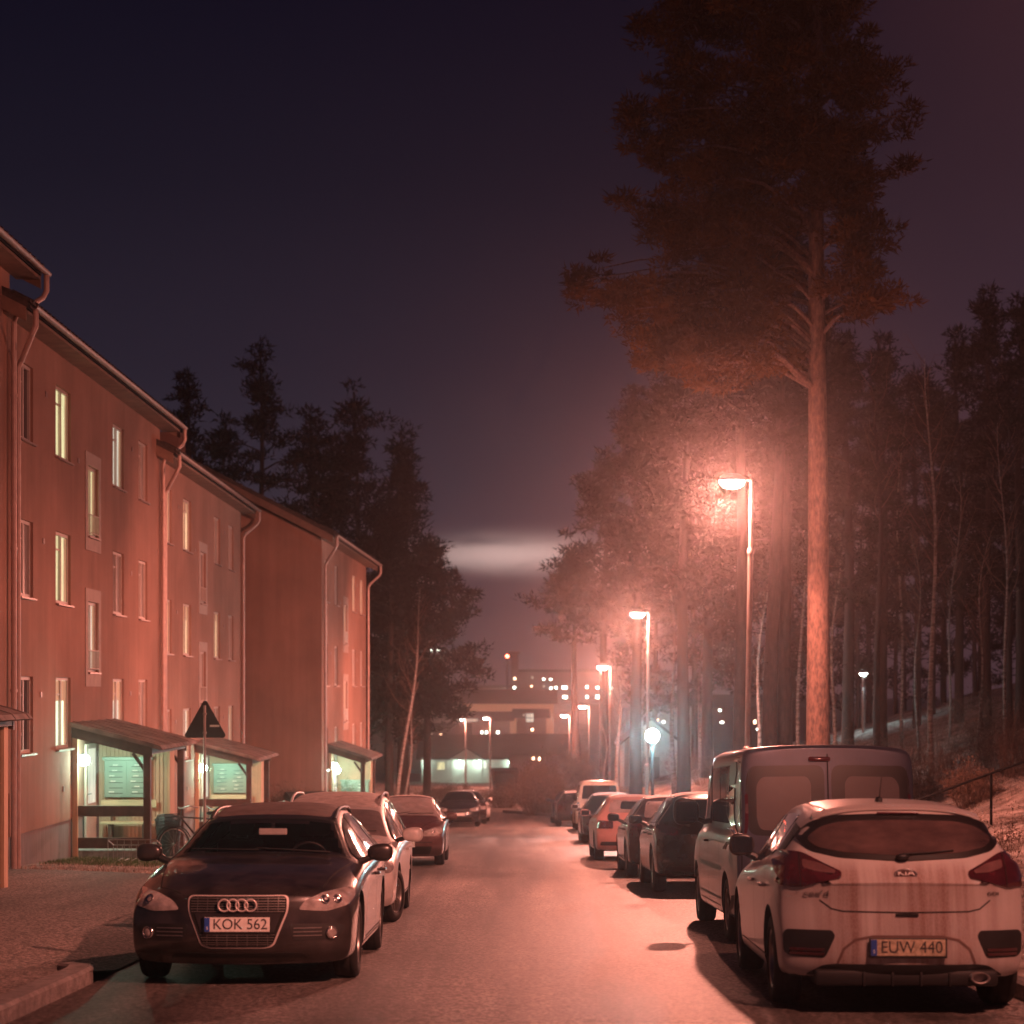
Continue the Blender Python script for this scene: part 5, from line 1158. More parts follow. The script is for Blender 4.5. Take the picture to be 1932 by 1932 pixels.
    def mirror(s, d, z, m, big=1.0, tall=1.0):
        MX_ = s.S.get('mx') or .165
        for sg in (-1, 1):
            l, n = s.hit(d, z, 'side', sg); x = l.x; y = l.y; q = MB()
            bm = bmesh.new(); bmesh.ops.create_icosphere(bm, subdivisions=3, radius=1)
            for v in bm.verts:
                c = v.co.copy(); cc = Vector([math.copysign(abs(t)**.72, t) for t in c])
                v.co = Vector((cc.x*.115*big, cc.y*.062*big*(1+.15*cc.x*sg*-1), cc.z*.078*big*tall*(1-.12*cc.x*sg*-1)))+Vector((x+sg*(.165 if not s.S.get('mx') else s.S['mx'])*big, y-.01, z+.09*tall))
                if v.co.y < y-.045*big: v.co.y = y-.045*big
            bm.verts.index_update(); q.add([v.co for v in bm.verts], [[v.index for v in f.verts] for f in bm.faces]); bm.free()
            mo = q.build('mirror', m, s.o, smooth='all')
            q = MB(); q.tube([(x-sg*.03, y+.01, z-.0), (x+sg*.09, y, z+.05)], [.035, .028], 8); q.build('mirror_arm', M('black_plastic'), mo, smooth=True)
            q = MB(); q.bbox((x+sg*(MX_-.09)*big if sg > 0 else x+sg*(MX_+.09)*big, y-.05*big, z+.09*tall-.055*big*tall), (x+sg*(MX_+.09)*big if sg > 0 else x+sg*(MX_-.09)*big, y-.044*big, z+.09*tall+.055*big*tall), .02); q.build('mirror_glass', M('car_glass'), mo)
    def handles(s, ds, z, m, cap=True):
        for d in ds:
            for sg in (-1, 1):
                l, n = s.hit(d, z, 'side', sg); q = MB()
                q.tube([(l.x-sg*.004, l.y+.09, z), (l.x+sg*.03, l.y+.07, z+.002), (l.x+sg*.035, l.y, z+.004), (l.x+sg*.03, l.y-.07, z+.002), (l.x-sg*.004, l.y-.09, z)], [.010, .014, .015, .014, .010], 8); q.build('door_handle', m, s.o, smooth=True)
    def seams(s, ds, zt=None, zb=.30, extra=()):
        S = s.S
        for sg in (-1, 1):
            q = MB()
            for d in ds: s.strip(q, [(d, lerpk(S['belt'], d)+.01), (d, (lerpk(S['belt'], d)+zb)/2), (d+S.get('seamlean', 0), zb)], 'side', .009, .0015, sg)
            s.strip(q, [(ds[0], zb), (ds[-1], zb)], 'side', .012, .0015, sg); q.build('panel_gap', M('dark_hole'), s.o)
        for pts, ax in extra: q = MB(); s.strip(q, pts, ax, .010, .0015); q.build('hood_gap', M('dark_hole'), s.o)
    def plate(s, txt, ax, z, x=0, dirty=False, w=.52, h=.115, gap=.012, tilt=0):
        l, n = s.hit(x, z, ax); sg = 1 if ax == 'front' else -1; y = l.y+sg*(gap+.006)
        # most prominent point over the width keeps the plate clear of the body
        ys = [s.hit(x+k*w/2, z+j*h/2, ax)[0].y for k in (-1, 0, 1) for j in (-1, 0, 1)]; y = (max(ys) if sg > 0 else min(ys))+sg*.012
        q = MB(); q.bbox((x-w/2-.012, y-.006, z-h/2-.016), (x+w/2+.012, y+.004, z+h/2+.010), .004); p = q.build('number_plate', M('black_plastic'), s.o)
        q = MB(); q.bbox((x-w/2, min(y, y+sg*.009), z-h/2), (x+w/2, max(y, y+sg*.009), z+h/2), .003); q.build('plate_face', M('plate_dirty' if dirty else 'plate_white'), p)
        yy = y+sg*.0105; Rm = Matrix.Translation((x+(-sg)*-.024*-1, yy, z)) @ Matrix.Rotation(PI if sg > 0 else 0, 4, 'Z') @ Matrix.Rotation(PI/2, 4, 'X')
        if txt:
            me = text_mesh(txt, .118, .0006); bb = [v.co.x for v in me.vertices]; wd = max(bb)-min(bb); sx = (w-.095)/wd
            me.transform(Matrix.Diagonal((sx, 1.0, 1, 1))); me.transform(Rm); link('plate_text', me, M('plate_ink'), p)
        bx = x+(w/2-.022)*(sg if sg > 0 else -1)*(1 if sg > 0 else 1)   # band lies at the reader's left
        bx = x+(w/2-.022) if sg > 0 else x-(w/2-.022)
        q = MB(); q.box((bx-.021, yy-.0005, z-h/2+.002), (bx+.021, yy+.0005, z+h/2-.002)); q.build('plate_band', M('plate_blue'), p)
        me = text_mesh('S', .034, .0004); me.transform(Matrix.Translation((bx, yy+sg*.001, z-.028)) @ Matrix.Rotation(PI if sg > 0 else 0, 4, 'Z') @ Matrix.Rotation(PI/2, 4, 'X')); link('plate_letter', me, M('plate_white'), p)
        return p
def both(poly): return [poly, [(-a, b) for a, b in poly][::-1]]
def lamp_unit(c, poly, ax, m, name='headlight', inner=True):
    for pl in both(poly):
        h = c.patch(rnd(pl, .03), ax, name, m, off=.006, bulge=.01)
        if inner:
            cx = sum(p[0] for p in pl)/len(pl); cz = sum(p[1] for p in pl)/len(pl); l, n = c.hit(cx, cz, ax); q = MB()
            Mx = Matrix.Translation(l+n*.019) @ n.to_track_quat('Z', 'Y').to_matrix().to_4x4()
            for dx in ((-.055, .055) if abs(pl[0][0]-pl[2][0]) > .2 else (0,)):
                q.lathe([(.002, -.008), (.018, -.006), (.030, .0), (.036, .004), (.039, .0)], 16, Mx @ Matrix.Translation((dx*(1 if cx > 0 else -1), 0, 0)))
            q.build('reflector', M('chrome'), h, smooth='all')
def interior_hint(c): pass
def wiper(c, pts, ax, name='wiper'):
    q = MB(); P = []
    for a, b in pts: l, n = c.hit(a, b, ax); P.append(l+n*.022)
    q.tube(P, [.010]+[.006]*(len(P)-1), 6); q.build(name, M('black_plastic'), c.o)
def top_path(S, d): return lerpk(S['top'], d)
def roof_rail(c, d0, d1, x, m, h=.045, loops=True):
    for sg in (-1, 1):
        q = MB(); P = []
        for i in range(15):
            t = i/14; d = d0+(d1-d0)*t; l, n = c.hit(sg*x, d, 'top'); up = h*min(1, 6*t, 6*(1-t)); P.append(l+Vector((0, 0, up)))
        q.tube(P, .017, 8); q.build('roof_rail', m, c.o, smooth=True)

# --- front of a car that faces the camera, generic pieces
def generic_front(c, S, cowl, rf, hl, grille, plate=None, wsx=(.68, .56), intake=True, glass='car_glass', fog=True, hood=True):
    (dc, zc), (dr, zr) = cowl, rf; a, b = wsx
    ws_ = [(-a, dc+.06), (-a*.5, dc-.005), (a*.5, dc-.005), (a, dc+.06), (b, dr-.05), (b*.5, dr-.075), (-b*.5, dr-.075), (-b, dr-.05)]
    w = c.patch(rnd(ws_, .05), 'top', 'windscreen', M(glass), off=.004, rings=7)
    wiper(c, [(.52, dc+.02), (.1, dc+.06), (-.1, dc+.12)], 'top'); wiper(c, [(-.05, dc+.03), (-.3, dc+.07), (-.58, dc+.13)], 'top')
    lamp_unit(c, hl, 'front', M('clear_lens'))
    for g in grille: c.patch(rnd(g, .02), 'front', 'grille', M('black_plastic'), off=.004)
    if plate is not None: c.plate(plate[0], 'front', plate[1])
    return w
def generic_rear(c, S, win, tl, plate, m_glass='car_glass', bump=None, handle=None):
    w = c.patch(rnd(win, .06), 'rear', 'rear_window', M(m_glass), off=.004, rings=7)
    lamp_unit(c, tl, 'rear', M('red_lens'), 'tail_light', inner=False)
    if plate: c.plate(plate[0], 'rear', plate[1], dirty=plate[2] if len(plate) > 2 else False)
    if bump: c.patch(rnd(bump, .03), 'rear', 'bumper_strip', M('black_plastic'), off=.004)
    return w
PCL = 'cars parked along the left kerb'; PCR = 'cars parked along the right kerb'

# ---- black estate, nearest on the left
S = dict(L=4.70, W=1.86, H=1.455, top=[(0, .74), (.05, .80), (.45, .885), (1.0, .955), (1.42, 1.00), (1.62, 1.07), (2.15, 1.305), (2.45, 1.39), (3.0, 1.455), (3.7, 1.45), (4.15, 1.40), (4.35, 1.27), (4.62, 1.0), (4.70, .93)],
         belt=[(0, .66), (.6, .80), (1.3, .895), (2.5, .95), (4.0, 1.0), (4.7, .98)], roofw=.575, gc=.175, axf=.92, axr=3.73, wr=.33, paint=M('paint_black'), spokes=10, fbend=.30,
         frec=[(.2, .13), (.26, .02), (.36, 0), (.60, .015), (.70, .04), (.80, .12)])
c = Car('parked_car', 'black estate car facing the camera, nearest on the left', 'car', -2.17, 15.6, 'toward', S, PCL)
wp = [(-.79, 1.53), (-.42, 1.45), (.42, 1.45), (.79, 1.53), (.60, 2.24), (.3, 2.18), (-.3, 2.18), (-.60, 2.24)]
BW = c.patch(rnd(wp, .06), 'top', 'windscreen', M('clear_glass'), off=.004, rings=8, thick=.0)
c.open_top([(-.70, 1.60), (-.42, 1.53), (.42, 1.53), (.70, 1.60), (.54, 2.17), (.3, 2.11), (-.3, 2.11), (-.54, 2.17)])
q = MB(); rp = rnd(wp, .06)
c.strip(q, rp+[rp[0]], 'top', .07, .0015); q.build('windscreen_edge', M('black_plastic'), c.o)
q = MB(); q.bbox((-.78, c.y(1.95), .62), (.78, c.y(1.50), .94), .05); q.build('dashboard', M('dark_metal'), c.o)
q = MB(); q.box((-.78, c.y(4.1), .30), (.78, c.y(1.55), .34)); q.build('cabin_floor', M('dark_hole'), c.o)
for sx in (-.36, .36):
    q = MB(); q.bbox((sx-.23, c.y(2.95), .55), (sx+.23, c.y(2.80), 1.12), .06); q.bbox((sx-.12, c.y(2.96), 1.14), (sx+.12, c.y(2.86), 1.32), .05); q.tube([(sx-.05, c.y(2.9), 1.08), (sx-.05, c.y(2.9), 1.2)], .008, 5); q.tube([(sx+.05, c.y(2.9), 1.08), (sx+.05, c.y(2.9), 1.2)], .008, 5); q.build('seat', M('seat_cloth'), c.o, smooth=True)
q = MB(); q.torus((-.36, c.y(2.10), .93), .18, .014, Matrix.Rotation(PI/2-.35, 4, 'X'), 28, 8); q.tube([(-.36, c.y(1.95), .86), (-.36, c.y(2.10), .93)], .03, 8); q.tube([(-.20, c.y(2.10), .93), (-.52, c.y(2.10), .93)], .012, 6); q.build('steering_wheel', M('black_plastic'), c.o, smooth='all')
# things seen through the windscreen: inside mirror, headrest, wheel rim, lying just on the inner face
q = MB(); l, n = c.hit(-.02, 2.14, 'top'); q.bbox((-.15, l.y-.05, l.z-.13), (.11, l.y-.02, l.z-.06), .015); q.tube([(-.02, l.y-.04, l.z-.08), (-.02, l.y-.03, l.z-.01)], .02, 8); q.build('inside_mirror', M('paint_silverwhite'), c.o)
wiper(c, [(-.60, 1.50), (-.2, 1.52), (.05, 1.55)], 'top'); wiper(c, [(.02, 1.50), (.3, 1.53), (.62, 1.60)], 'top')
hl = [(.475, .615), (.53, .69), (.66, .745), (.82, .775), (.875, .77), (.90, .71), (.86, .645), (.70, .60)]
lamp_unit(c, hl, 'front', M('clear_lens'))
gr = [(-.385, .72), (.385, .72), (.385, .61), (.28, .345), (.22, .325), (-.22, .325), (-.28, .345), (-.385, .61)]
c.patch(rnd([(a*1.045, (b-.54)*1.06+.54) for a, b in gr], .045), 'front', 'grille_surround', M('bright_trim'), off=.006)
g = c.patch(rnd(gr, .035), 'front', 'grille', M('dark_hole'), off=.012)
q = MB()
for z in (.703, .683, .663, .643, .623, .603, .42, .40, .38, .36, .345):
    k = .375 if z > .62 else .375-(.62-z)*.382; c.strip(q, [(-k, z), (k, z)], 'front', .006, .017)
for x in [-.32+.08*i for i in range(9)]:
    c.strip(q, [(x, .712), (x, .60)], 'front', .005, .017)
    if abs(x) < .25: c.strip(q, [(x, .425), (x, .335)], 'front', .005, .017)
q.build('grille_bars', M('alloy'), g)
c.patch([(-.345, .59), (.345, .59), (.29, .44), (-.29, .44)], 'front', 'plate_panel', M('paint_black'), off=.018)
q = MB(); l, n = c.hit(0, .655, 'front')
for i in range(4): q.torus((-.105+.07*i, l.y+.036, .655), .047, .0075, Matrix.Rotation(PI/2, 4, 'X'), 28, 8)
q.build('ring_emblem', M('bright_trim'), c.o, smooth='all')
c.plate('KOK 562', 'front', .503)
for pl in both([(.40, .505), (.80, .50), (.84, .47), (.78, .375), (.44, .375)]): c.patch(rnd(pl, .03), 'front', 'side_intake', M('black_plastic'), off=.004)
c.patch(rnd([(-.50, .275), (.50, .275), (.56, .235), (-.56, .235)], .015), 'front', 'lower_intake', M('black_plastic'), off=.004)
for sg in (-1, 1):
    l, n = c.hit(sg*.735, .43, 'front'); Mx = Matrix.Translation(l+n*.012) @ n.to_track_quat('Z', 'Y').to_matrix().to_4x4()
    q = MB(); q.lathe([(.0, .010), (.02, .011), (.036, .006), (.042, -.01)], 22, Mx); f = q.build('fog_lamp', M('clear_lens'), c.o, smooth='all')
    q = MB(); q.lathe([(.040, .0), (.043, .012), (.049, .012), (.051, -.01)], 24, Mx); q.build('ring', M('chrome'), f, smooth='all')
    q = MB()
    for z in (.47, .44, .41): c.strip(q, [(sg*.44, z), (sg*.66, z)], 'front', .008, .010)
    q.build('intake_slats', M('alloy'), c.o)
c.sidewin(1.62, 2.72); c.sidewin(2.79, 3.55); c.sidewin(3.62, 4.28, tm=.13)
c.mirror(1.75, .93, M('paint_black')); c.handles((2.62, 3.48), .80, M('paint_black')); c.seams((1.55, 2.755, 3.60), extra=[([(-.80, 1.38), (-.66, .30), (-.40, .075)], 'top'), ([(.80, 1.38), (.66, .30), (.40, .075)], 'top'), ([(-.40, .075), (.40, .075)], 'top')])
c.patch(rnd([(-.53, 2.32), (.53, 2.32), (.53, 4.0), (-.53, 4.0)], .1), 'top', 'roof_frost', M('thin_frost'), off=.004)
roof_rail(c, 2.35, 4.25, .565, M('dark_metal'), h=.035)
for sg in (-1, 1): q = MB(); c.strip(q, [(1.3, .255), (3.35, .255)], 'side', .03, .004, sg); q.build('sill_trim', M('chrome'), c.o)

# ---- pale estate with roof rails
S = dict(L=4.60, W=1.80, H=1.54, top=[(0, .74), (.06, .80), (.5, .90), (1.0, .975), (1.25, 1.01), (1.45, 1.09), (1.95, 1.31), (2.15, 1.375), (2.5, 1.465), (3.0, 1.535), (3.7, 1.54), (4.2, 1.49), (4.42, 1.22), (4.55, .98), (4.6, .92)],
         belt=[(0, .66), (.6, .80), (1.3, .90), (2.5, .955), (4.6, .98)], roofw=.575, gc=.2, axf=.88, axr=3.52, wr=.32, paint=M('paint_silverwhite'), spokes=6, steer=-.25)
c = Car('parked_car', 'silvery white estate car with roof rails, parked right behind the black estate', 'car', -2.20, 22.4, 'toward', S, PCL)
generic_front(c, S, (1.28, 1.0), (2.08, 1.35), [(.50, .62), (.50, .74), (.80, .79), (.86, .66), (.82, .60)], [[(-.44, .73), (.44, .73), (.40, .62), (-.40, .62)], [(-.55, .42), (.55, .42), (.5, .30), (-.5, .30)]], ('', .50), glass='frost_glass', wsx=(.72, .58))
c.sidewin(1.45, 2.45); c.sidewin(2.52, 3.35); c.sidewin(3.42, 4.2, tm=.13)
c.mirror(1.55, .93, M('paint_silverwhite'), 1.12); c.handles((2.4, 3.25), .82, M('paint_silverwhite')); c.seams((1.38, 2.485, 3.385), extra=[([(-.78, 1.2), (-.62, .25), (0, .12), (.62, .25), (.78, 1.2)], 'top')])
roof_rail(c, 2.3, 4.2, .565, M('paint_silverwhite'), h=.075)
for sg in (-1, 1): q = MB(); c.strip(q, [(1.2, .56), (3.25, .56)], 'side', .05, .008, sg); q.build('rub_strip', M('paint_silverwhite'), c.o)

c.patch(rnd([(-.55, 2.12), (.55, 2.12), (.56, 4.1), (-.56, 4.1)], .1), 'top', 'roof_frost', M('frost_roof'), off=.003)
c.patch(rnd([(-.62, .5), (-.3, .38), (.3, .38), (.62, .5), (.68, 1.15), (-.68, 1.15)], .1), 'top', 'hood_frost', M('frost_roof'), off=.003)
# ---- maroon compact
S = dict(L=4.11, W=1.71, H=1.43, top=[(0, .70), (.06, .76), (.5, .87), (.95, .96), (1.15, 1.0), (1.35, 1.09), (1.95, 1.35), (2.25, 1.41), (2.8, 1.43), (3.3, 1.40), (3.65, 1.30), (3.98, .98), (4.11, .88)],
         belt=[(0, .62), (.6, .78), (1.2, .88), (2.5, .94), (4.1, .94)], roofw=.53, gc=.19, axf=.82, axr=3.43, wr=.30, paint=M('paint_maroon'), spokes=6)
c = Car('parked_car', 'maroon compact car with a frosted windscreen and clear almond headlights', 'car', -2.17, 39.6, 'toward', S, PCL)
generic_front(c, S, (1.18, 1.0), (2.2, 1.40), [(.40, .60), (.44, .70), (.66, .78), (.80, .78), (.80, .66), (.62, .60)], [[(-.38, .68), (.38, .68), (.34, .61), (-.34, .61)], [(-.60, .40), (.60, .40), (.55, .24), (-.55, .24)], [(-.6, .49), (.6, .49), (.6, .47), (-.6, .47)]], ('', .44), glass='frost_glass', wsx=(.69, .54))
c.sidewin(1.35, 2.3); c.sidewin(2.37, 3.45, tm=.13); c.mirror(1.45, .90, M('paint_maroon')); c.handles((2.25,), .80, M('paint_maroon')); c.seams((1.28, 2.335), extra=[([(-.74, 1.1), (-.40, .3), (-.34, .1), (.34, .1), (.40, .3), (.74, 1.1)], 'top')])

c.patch(rnd([(-.48, 2.4), (.48, 2.4), (.48, 3.2), (-.48, 3.2)], .1), 'top', 'roof_frost', M('frost_roof'), off=.003)
# ---- far cars on the left
def hatch(paint, L=4.15, W=1.74, H=1.45, wr=.31, sp=6, **k):
    r = H/1.45; s_ = L/4.15
    t = [(0, .72), (.06, .78), (.5, .88), (.95*s_, .96), (1.15*s_, 1.0*r), (1.35*s_, 1.09*r), (1.95*s_, 1.37*r), (2.25*s_, 1.43*r), (2.8*s_, H), (3.4*s_, 1.43*r), (3.75*s_, 1.34*r), (4.02*s_, 1.0*r), (4.15*s_, .90)]
    d = dict(L=L, W=W, H=H, top=t, belt=[(0, .64), (.6, .80), (1.2, .90*r), (2.5, .96*r), (L, .98*r)], roofw=.54*W/1.74, gc=.19, axf=.84, axr=.84+2.58*s_, wr=wr, paint=paint, spokes=sp); d.update(k); return d
def dress(c, S, glass='car_glass', mir=None, hlz=0, paint=None):
    k = S['L']/4.15; r = S['H']/1.45
    c.sidewin(1.38*k, 2.35*k); c.sidewin(2.42*k, 3.5*k, tm=.13); c.mirror(1.48*k, .93*r, mir or S['paint']); c.handles((2.28*k, 3.2*k), .83*r, S['paint']); c.seams((1.3*k, 2.385*k, 3.4*k))
def front_set(c, S, glass='car_glass', plate=True):
    k = S['L']/4.15; r = S['H']/1.45
    generic_front(c, S, (1.18*k, 1.0*r), (2.22*k, 1.42*r), [(.46, .62), (.46, .72), (.72, .79), (.82, .76), (.80, .62)], [[(-.42, .70), (.42, .70), (.42, .62), (-.42, .62)], [(-.55, .40), (.55, .40), (.5, .26), (-.5, .26)]], ('', .50) if plate else None, glass=glass, wsx=(.69, .54))
def rear_set(c, S, glass='car_glass', tl=None, plate=True, txt=''):
    r = S['H']/1.45; w = S['W']/1.74
    generic_rear(c, S, [(-.56*w, 1.05*r), (.56*w, 1.05*r), (.50*w, 1.33*r), (-.50*w, 1.33*r)], tl or [(.60, .72), (.60, .93), (.74, .98), (.80, .90), (.79, .72)], (txt, .56) if plate else None, glass, [(-.72, .42), (.72, .42), (.74, .34), (-.74, .34)])
S = hatch(M('paint_darkblue')); c = Car('parked_car', 'dark hatchback with frosted roof, small in the distance on the left', 'car', -2.05, 79, 'toward', S, PCL); front_set(c, S); dress(c, S)
c.patch(rnd([(-.5, 2.4), (.5, 2.4), (.5, 3.3), (-.5, 3.3)], .1), 'top', 'roof_frost', M('frost_roof'), off=.003)
S = hatch(M('paint_charcoal')); c = Car('parked_car', 'dark car directly behind the distant dark hatchback, mostly hidden', 'car', -1.92, 84.6, 'toward', S, PCL, yaw=.06); front_set(c, S); dress(c, S)
S = hatch(M('paint_silverwhite')); c = Car('parked_car', 'silvery car last in the left row, at the start of the bend', 'car', -1.95, 90.4, 'toward', S, PCL, yaw=.14, pitch=.04); front_set(c, S); dress(c, S)

# ---- white dirty hatchback, nearest on the right
S = dict(L=4.31, W=1.80, H=1.515, mx=.12, top=[(0, .72), (.06, .79), (.5, .90), (.95, .97), (1.15, 1.01), (1.35, 1.10), (1.98, 1.42), (2.25, 1.485), (2.8, 1.515), (3.4, 1.50), (3.80, 1.46), (3.90, 1.425), (4.03, 1.275), (4.17, 1.08), (4.24, 1.0), (4.31, .93)],
         belt=[(0, .64), (.6, .82), (1.2, .92), (2.5, .99), (3.4, 1.08), (4.31, 1.06)], roofw=.60, gc=.21, axf=.86, axr=3.51, wr=.33, paint=M('paint_white_dirty'), spokes=5, rbend=.27,
         rrec=[(.2, .14), (.28, .05), (.36, 0), (.66, 0), (.74, .03), (.86, .025), (1.1, .02), (1.4, .02)])
c = Car('parked_car', 'white hatchback with a dirt-streaked tailgate, nearest on the right, seen from behind', 'car', 2.85, 13.7, 'away', S, PCR, yaw=-.028)
win = [(-.73, 1.230), (-.62, 1.345), (-.45, 1.390), (0, 1.405), (.45, 1.390), (.62, 1.345), (.73, 1.230), (.66, 1.145), (.45, 1.095), (0, 1.070), (-.45, 1.095), (-.66, 1.145)]
rw_ = c.patch(rnd(win, .05), 'rear', 'rear_window', M('dark_glass_band'), off=.010, rings=16)
c.patch(rnd([(-.66, 1.225), (-.55, 1.310), (-.4, 1.345), (0, 1.355), (.4, 1.345), (.55, 1.310), (.66, 1.225), (.6, 1.165), (.4, 1.125), (0, 1.105), (-.4, 1.125), (-.6, 1.165)], .05), 'rear', 'window_glass', M('kia_glass'), off=.013, rings=14, parent=rw_)
# spoiler lip above the glass
q = MB(); P = []
for i in range(17):
    x = -.60+1.2*i/16; l, n = c.hit(x, 1.445-.07*(abs(x)/.6)**3, 'rear'); P.append((l.x, l.y-.015, l.z))
for i, p in enumerate(P): q.v += [(p[0], p[1]+.05, p[2]+.03), (p[0], p[1]-.035, p[2]+.006), (p[0], p[1]-.035, p[2]-.012), (p[0], p[1]+.05, p[2]-.02)]
for i in range(16):
    for k in range(4): q.f.append((i*4+k, i*4+(k+1) % 4, (i+1)*4+(k+1) % 4, (i+1)*4+k))
q.f += [(0, 1, 2, 3), (67, 66, 65, 64)]; sp = q.build('spoiler', M('paint_white_dirty'), c.o, smooth=True)
q = MB(); l, n = c.hit(0, 1.40, 'rear'); q.bbox((-.15, l.y-.03, 1.405), (.15, l.y+.0, 1.42), .004); q.build('brake_light', M('red_lens_dark'), sp)
tl = [(.445, .975), (.50, .885), (.62, .835), (.84, .82), (.90, .88), (.90, .97), (.83, 1.045), (.72, 1.06), (.56, 1.02)]
tl = [(.44, 0.995), (.45, 0.950), (.60, 0.920), (.74, 0.885), (.86, 0.895), (.91, 0.975), (.90, 1.065), (.80, 1.135), (.70, 1.130), (.56, 1.055)]
for pl in both(tl):
    t = c.patch(rnd(pl, .03), 'rear', 'tail_light', M('red_lens'), off=.012, bulge=.012, rings=6)
    sg = 1 if pl[0][0] > 0 else -1
    c.patch(rnd([(sg*a, b) for a, b in [(.48, .995), (.58, 1.045), (.70, 1.075), (.70, 1.015), (.60, .985), (.49, .975)]], .02), 'rear', 'clear_section', M('clear_lens_pink'), off=.026, parent=t)
    q = MB(); c.strip(q, [(sg*.715, .895), (sg*.72, 1.015), (sg*.71, 1.12)], 'rear', .006, .027); q.build('lamp_joint', M('dark_hole'), t)
q = MB(); l, n = c.hit(0, .98, 'rear')
Mx = Matrix.Translation((0, l.y-.004, .98)) @ Matrix.Rotation(PI/2, 4, 'X') @ Matrix.Diagonal((1.95, 1, 1, 1))
q.lathe([(0, .006), (.034, .006), (.040, .0), (.041, -.008)], 28, Mx); e = q.build('oval_emblem', M('paint_maroon'), c.o, smooth=True)
q = MB(); q.lathe([(.036, .004), (.038, .010), (.042, .009), (.043, .0)], 28, Mx); q.build('emblem_rim', M('chrome'), e, smooth='all')
def letters(c, txt, x, z, size, m, ax='rear', gap=.006, sx=1, parent=None):
    me = text_mesh(txt, size, .0012); me.transform(Matrix.Diagonal((sx, 1, 1, 1))); xs = [v.co.x for v in me.vertices]; w = max(xs)-min(xs)
    l1, _ = c.hit(x-w/2, z, ax); l2, _ = c.hit(x+w/2, z, ax); lt, _ = c.hit(x, z+size*.3, ax); lb, _ = c.hit(x, z-size*.3, ax)
    X_ = (l2-l1).normalized(); Z_ = (lt-lb).normalized(); N = X_.cross(Z_); l, n = c.hit(x, z, ax)
    R = Matrix((X_, Z_, N)).transposed().to_4x4(); me.transform(Matrix.Translation(l+n*gap) @ R); return link('lettering', me, m, parent or c.o)
letters(c, 'KIA', 0, .979, .062, M('plate_white'), gap=.020, sx=1.25, parent=e)
letters(c, "cee'd", -.62, .845, .06, M('alloy'), sx=1.5); letters(c, 'GDI', .62, .845, .034, M('dark_metal'), sx=1.7)
q = MB()
c.strip(q, [(-.60, 0.80), (-.52, 0.740), (-.44, 0.723), (0, 0.717), (.44, 0.723), (.52, 0.740), (.60, 0.80)], 'rear', .010, .002)
c.strip(q, [(-.90, .66), (-.80, .70), (-.70, .76)], 'rear', .006, .002) if 0 else None
q.build('tailgate_gap', M('dark_hole'), c.o)
q = MB(); l, n = c.hit(0, .70, 'rear'); q.bbox((-.08, l.y-.012, .692), (.08, l.y+.01, .710), .004); q.build('tailgate_handle', M('dark_hole'), c.o)
for pl in both([(.50, .56), (.50, .54), (.565, .395), (.80, .40), (.84, .43), (.845, .56), (.82, .59), (.52, .59)]):
    f = c.patch(rnd(pl, .03), 'rear', 'reflector_pocket', M('black_plastic'), off=.003); sg = 1 if pl[0][0] > 0 else -1
    for z in (.412, .442): c.patch(rnd([(sg*.575, z), (sg*.80, z), (sg*.80, z+.020), (sg*.565, z+.020)], .006, 3), 'rear', 'rear_reflector', M('red_lens'), off=.008, parent=f)
q = MB(); c.strip(q, [(-.48, .36), (-.44, .46), (-.36, .525), (-.24, .55), (.24, .55), (.36, .525), (.44, .46), (.48, .36)], 'rear', .018, .003); q.build('plate_recess_edge', M('recess_brown'), c.o)
c.plate('EUW 440', 'rear', .475, dirty=True)
c.patch(rnd([(-.70, .27), (-.58, .345), (-.50, .355), (.50, .355), (.58, .345), (.70, .27)], .03), 'rear', 'diffuser', M('black_plastic'), off=.006)
q = MB(); q.bbox((-.64, -2.10, .20), (.64, -1.75, .315), .03)
for x in (-.3, -.1, .1, .3): q.bbox((x-.008, -2.115, .20), (x+.008, -1.9, .30), .002)
q.build('lower_valance', M('black_plastic'), c.o, smooth=True)
q = MB(); l, n = c.hit(.53, .36, 'rear'); Mx = Matrix.Translation((.50, -2.10, .265)) @ Matrix.Rotation(PI/2, 4, 'X') @ Matrix.Diagonal((1.7, 1, 1, 1)); q.lathe([(.030, 0), (.030, .07), (.036, .075), (.040, .07), (.040, -.05)], 24, Mx); q.lathe([(0, .02), (.031, .02)], 24, Mx); q.build('exhaust_tip', M('steel'), c.o, smooth=True)
wiper(c, [(.0, 1.11), (.18, 1.12), (.36, 1.137)], 'rear', 'rear_wiper')
q = MB(); l, n = c.hit(0, 1.09, 'rear'); q.ball((-.01, l.y-.03, 1.105), (.05, .03, .022), 10, 6); q.build('wiper_base', M('black_plastic'), c.o, smooth='all')
l, n = c.hit(-.06, 3.45, 'top'); q = MB(); q.tube([(l.x, l.y-.03, l.z+.02), (l.x+.005, l.y-.12, l.z+.19)], [.005, .002], 6); q.ball((l.x, l.y, l.z+.008), (.03, .06, .032), 10, 6); q.build('antenna', M('black_plastic'), c.o, smooth=True)
c.sidewin(1.42, 2.42); c.sidewin(2.50, 3.25, tm=.12); c.sidewin(3.30, 3.72, tm=.17, bm_=.05)
c.mirror(1.5, 1.0, M('paint_black'), .95, 1.25); c.handles((2.35, 3.2), .86, M('paint_white_dirty')); c.seams((1.35, 2.46, 3.28), zb=.34)
for sg in (-1, 1): q = MB(); c.strip(q, [(sg*.50, 2.1), (sg*.53, 3.3), (sg*.50, 3.75)], 'top', .018, .003); q.build('roof_channel', M('dark_hole'), c.o)
generic_front(c, S, (1.18, 1.0), (2.22, 1.42), [(.46, .64), (.46, .74), (.72, .82), (.82, .80), (.80, .66)], [[(-.42, .70), (.42, .70), (.42, .62), (-.42, .62)]], None, wsx=(.70, .56))

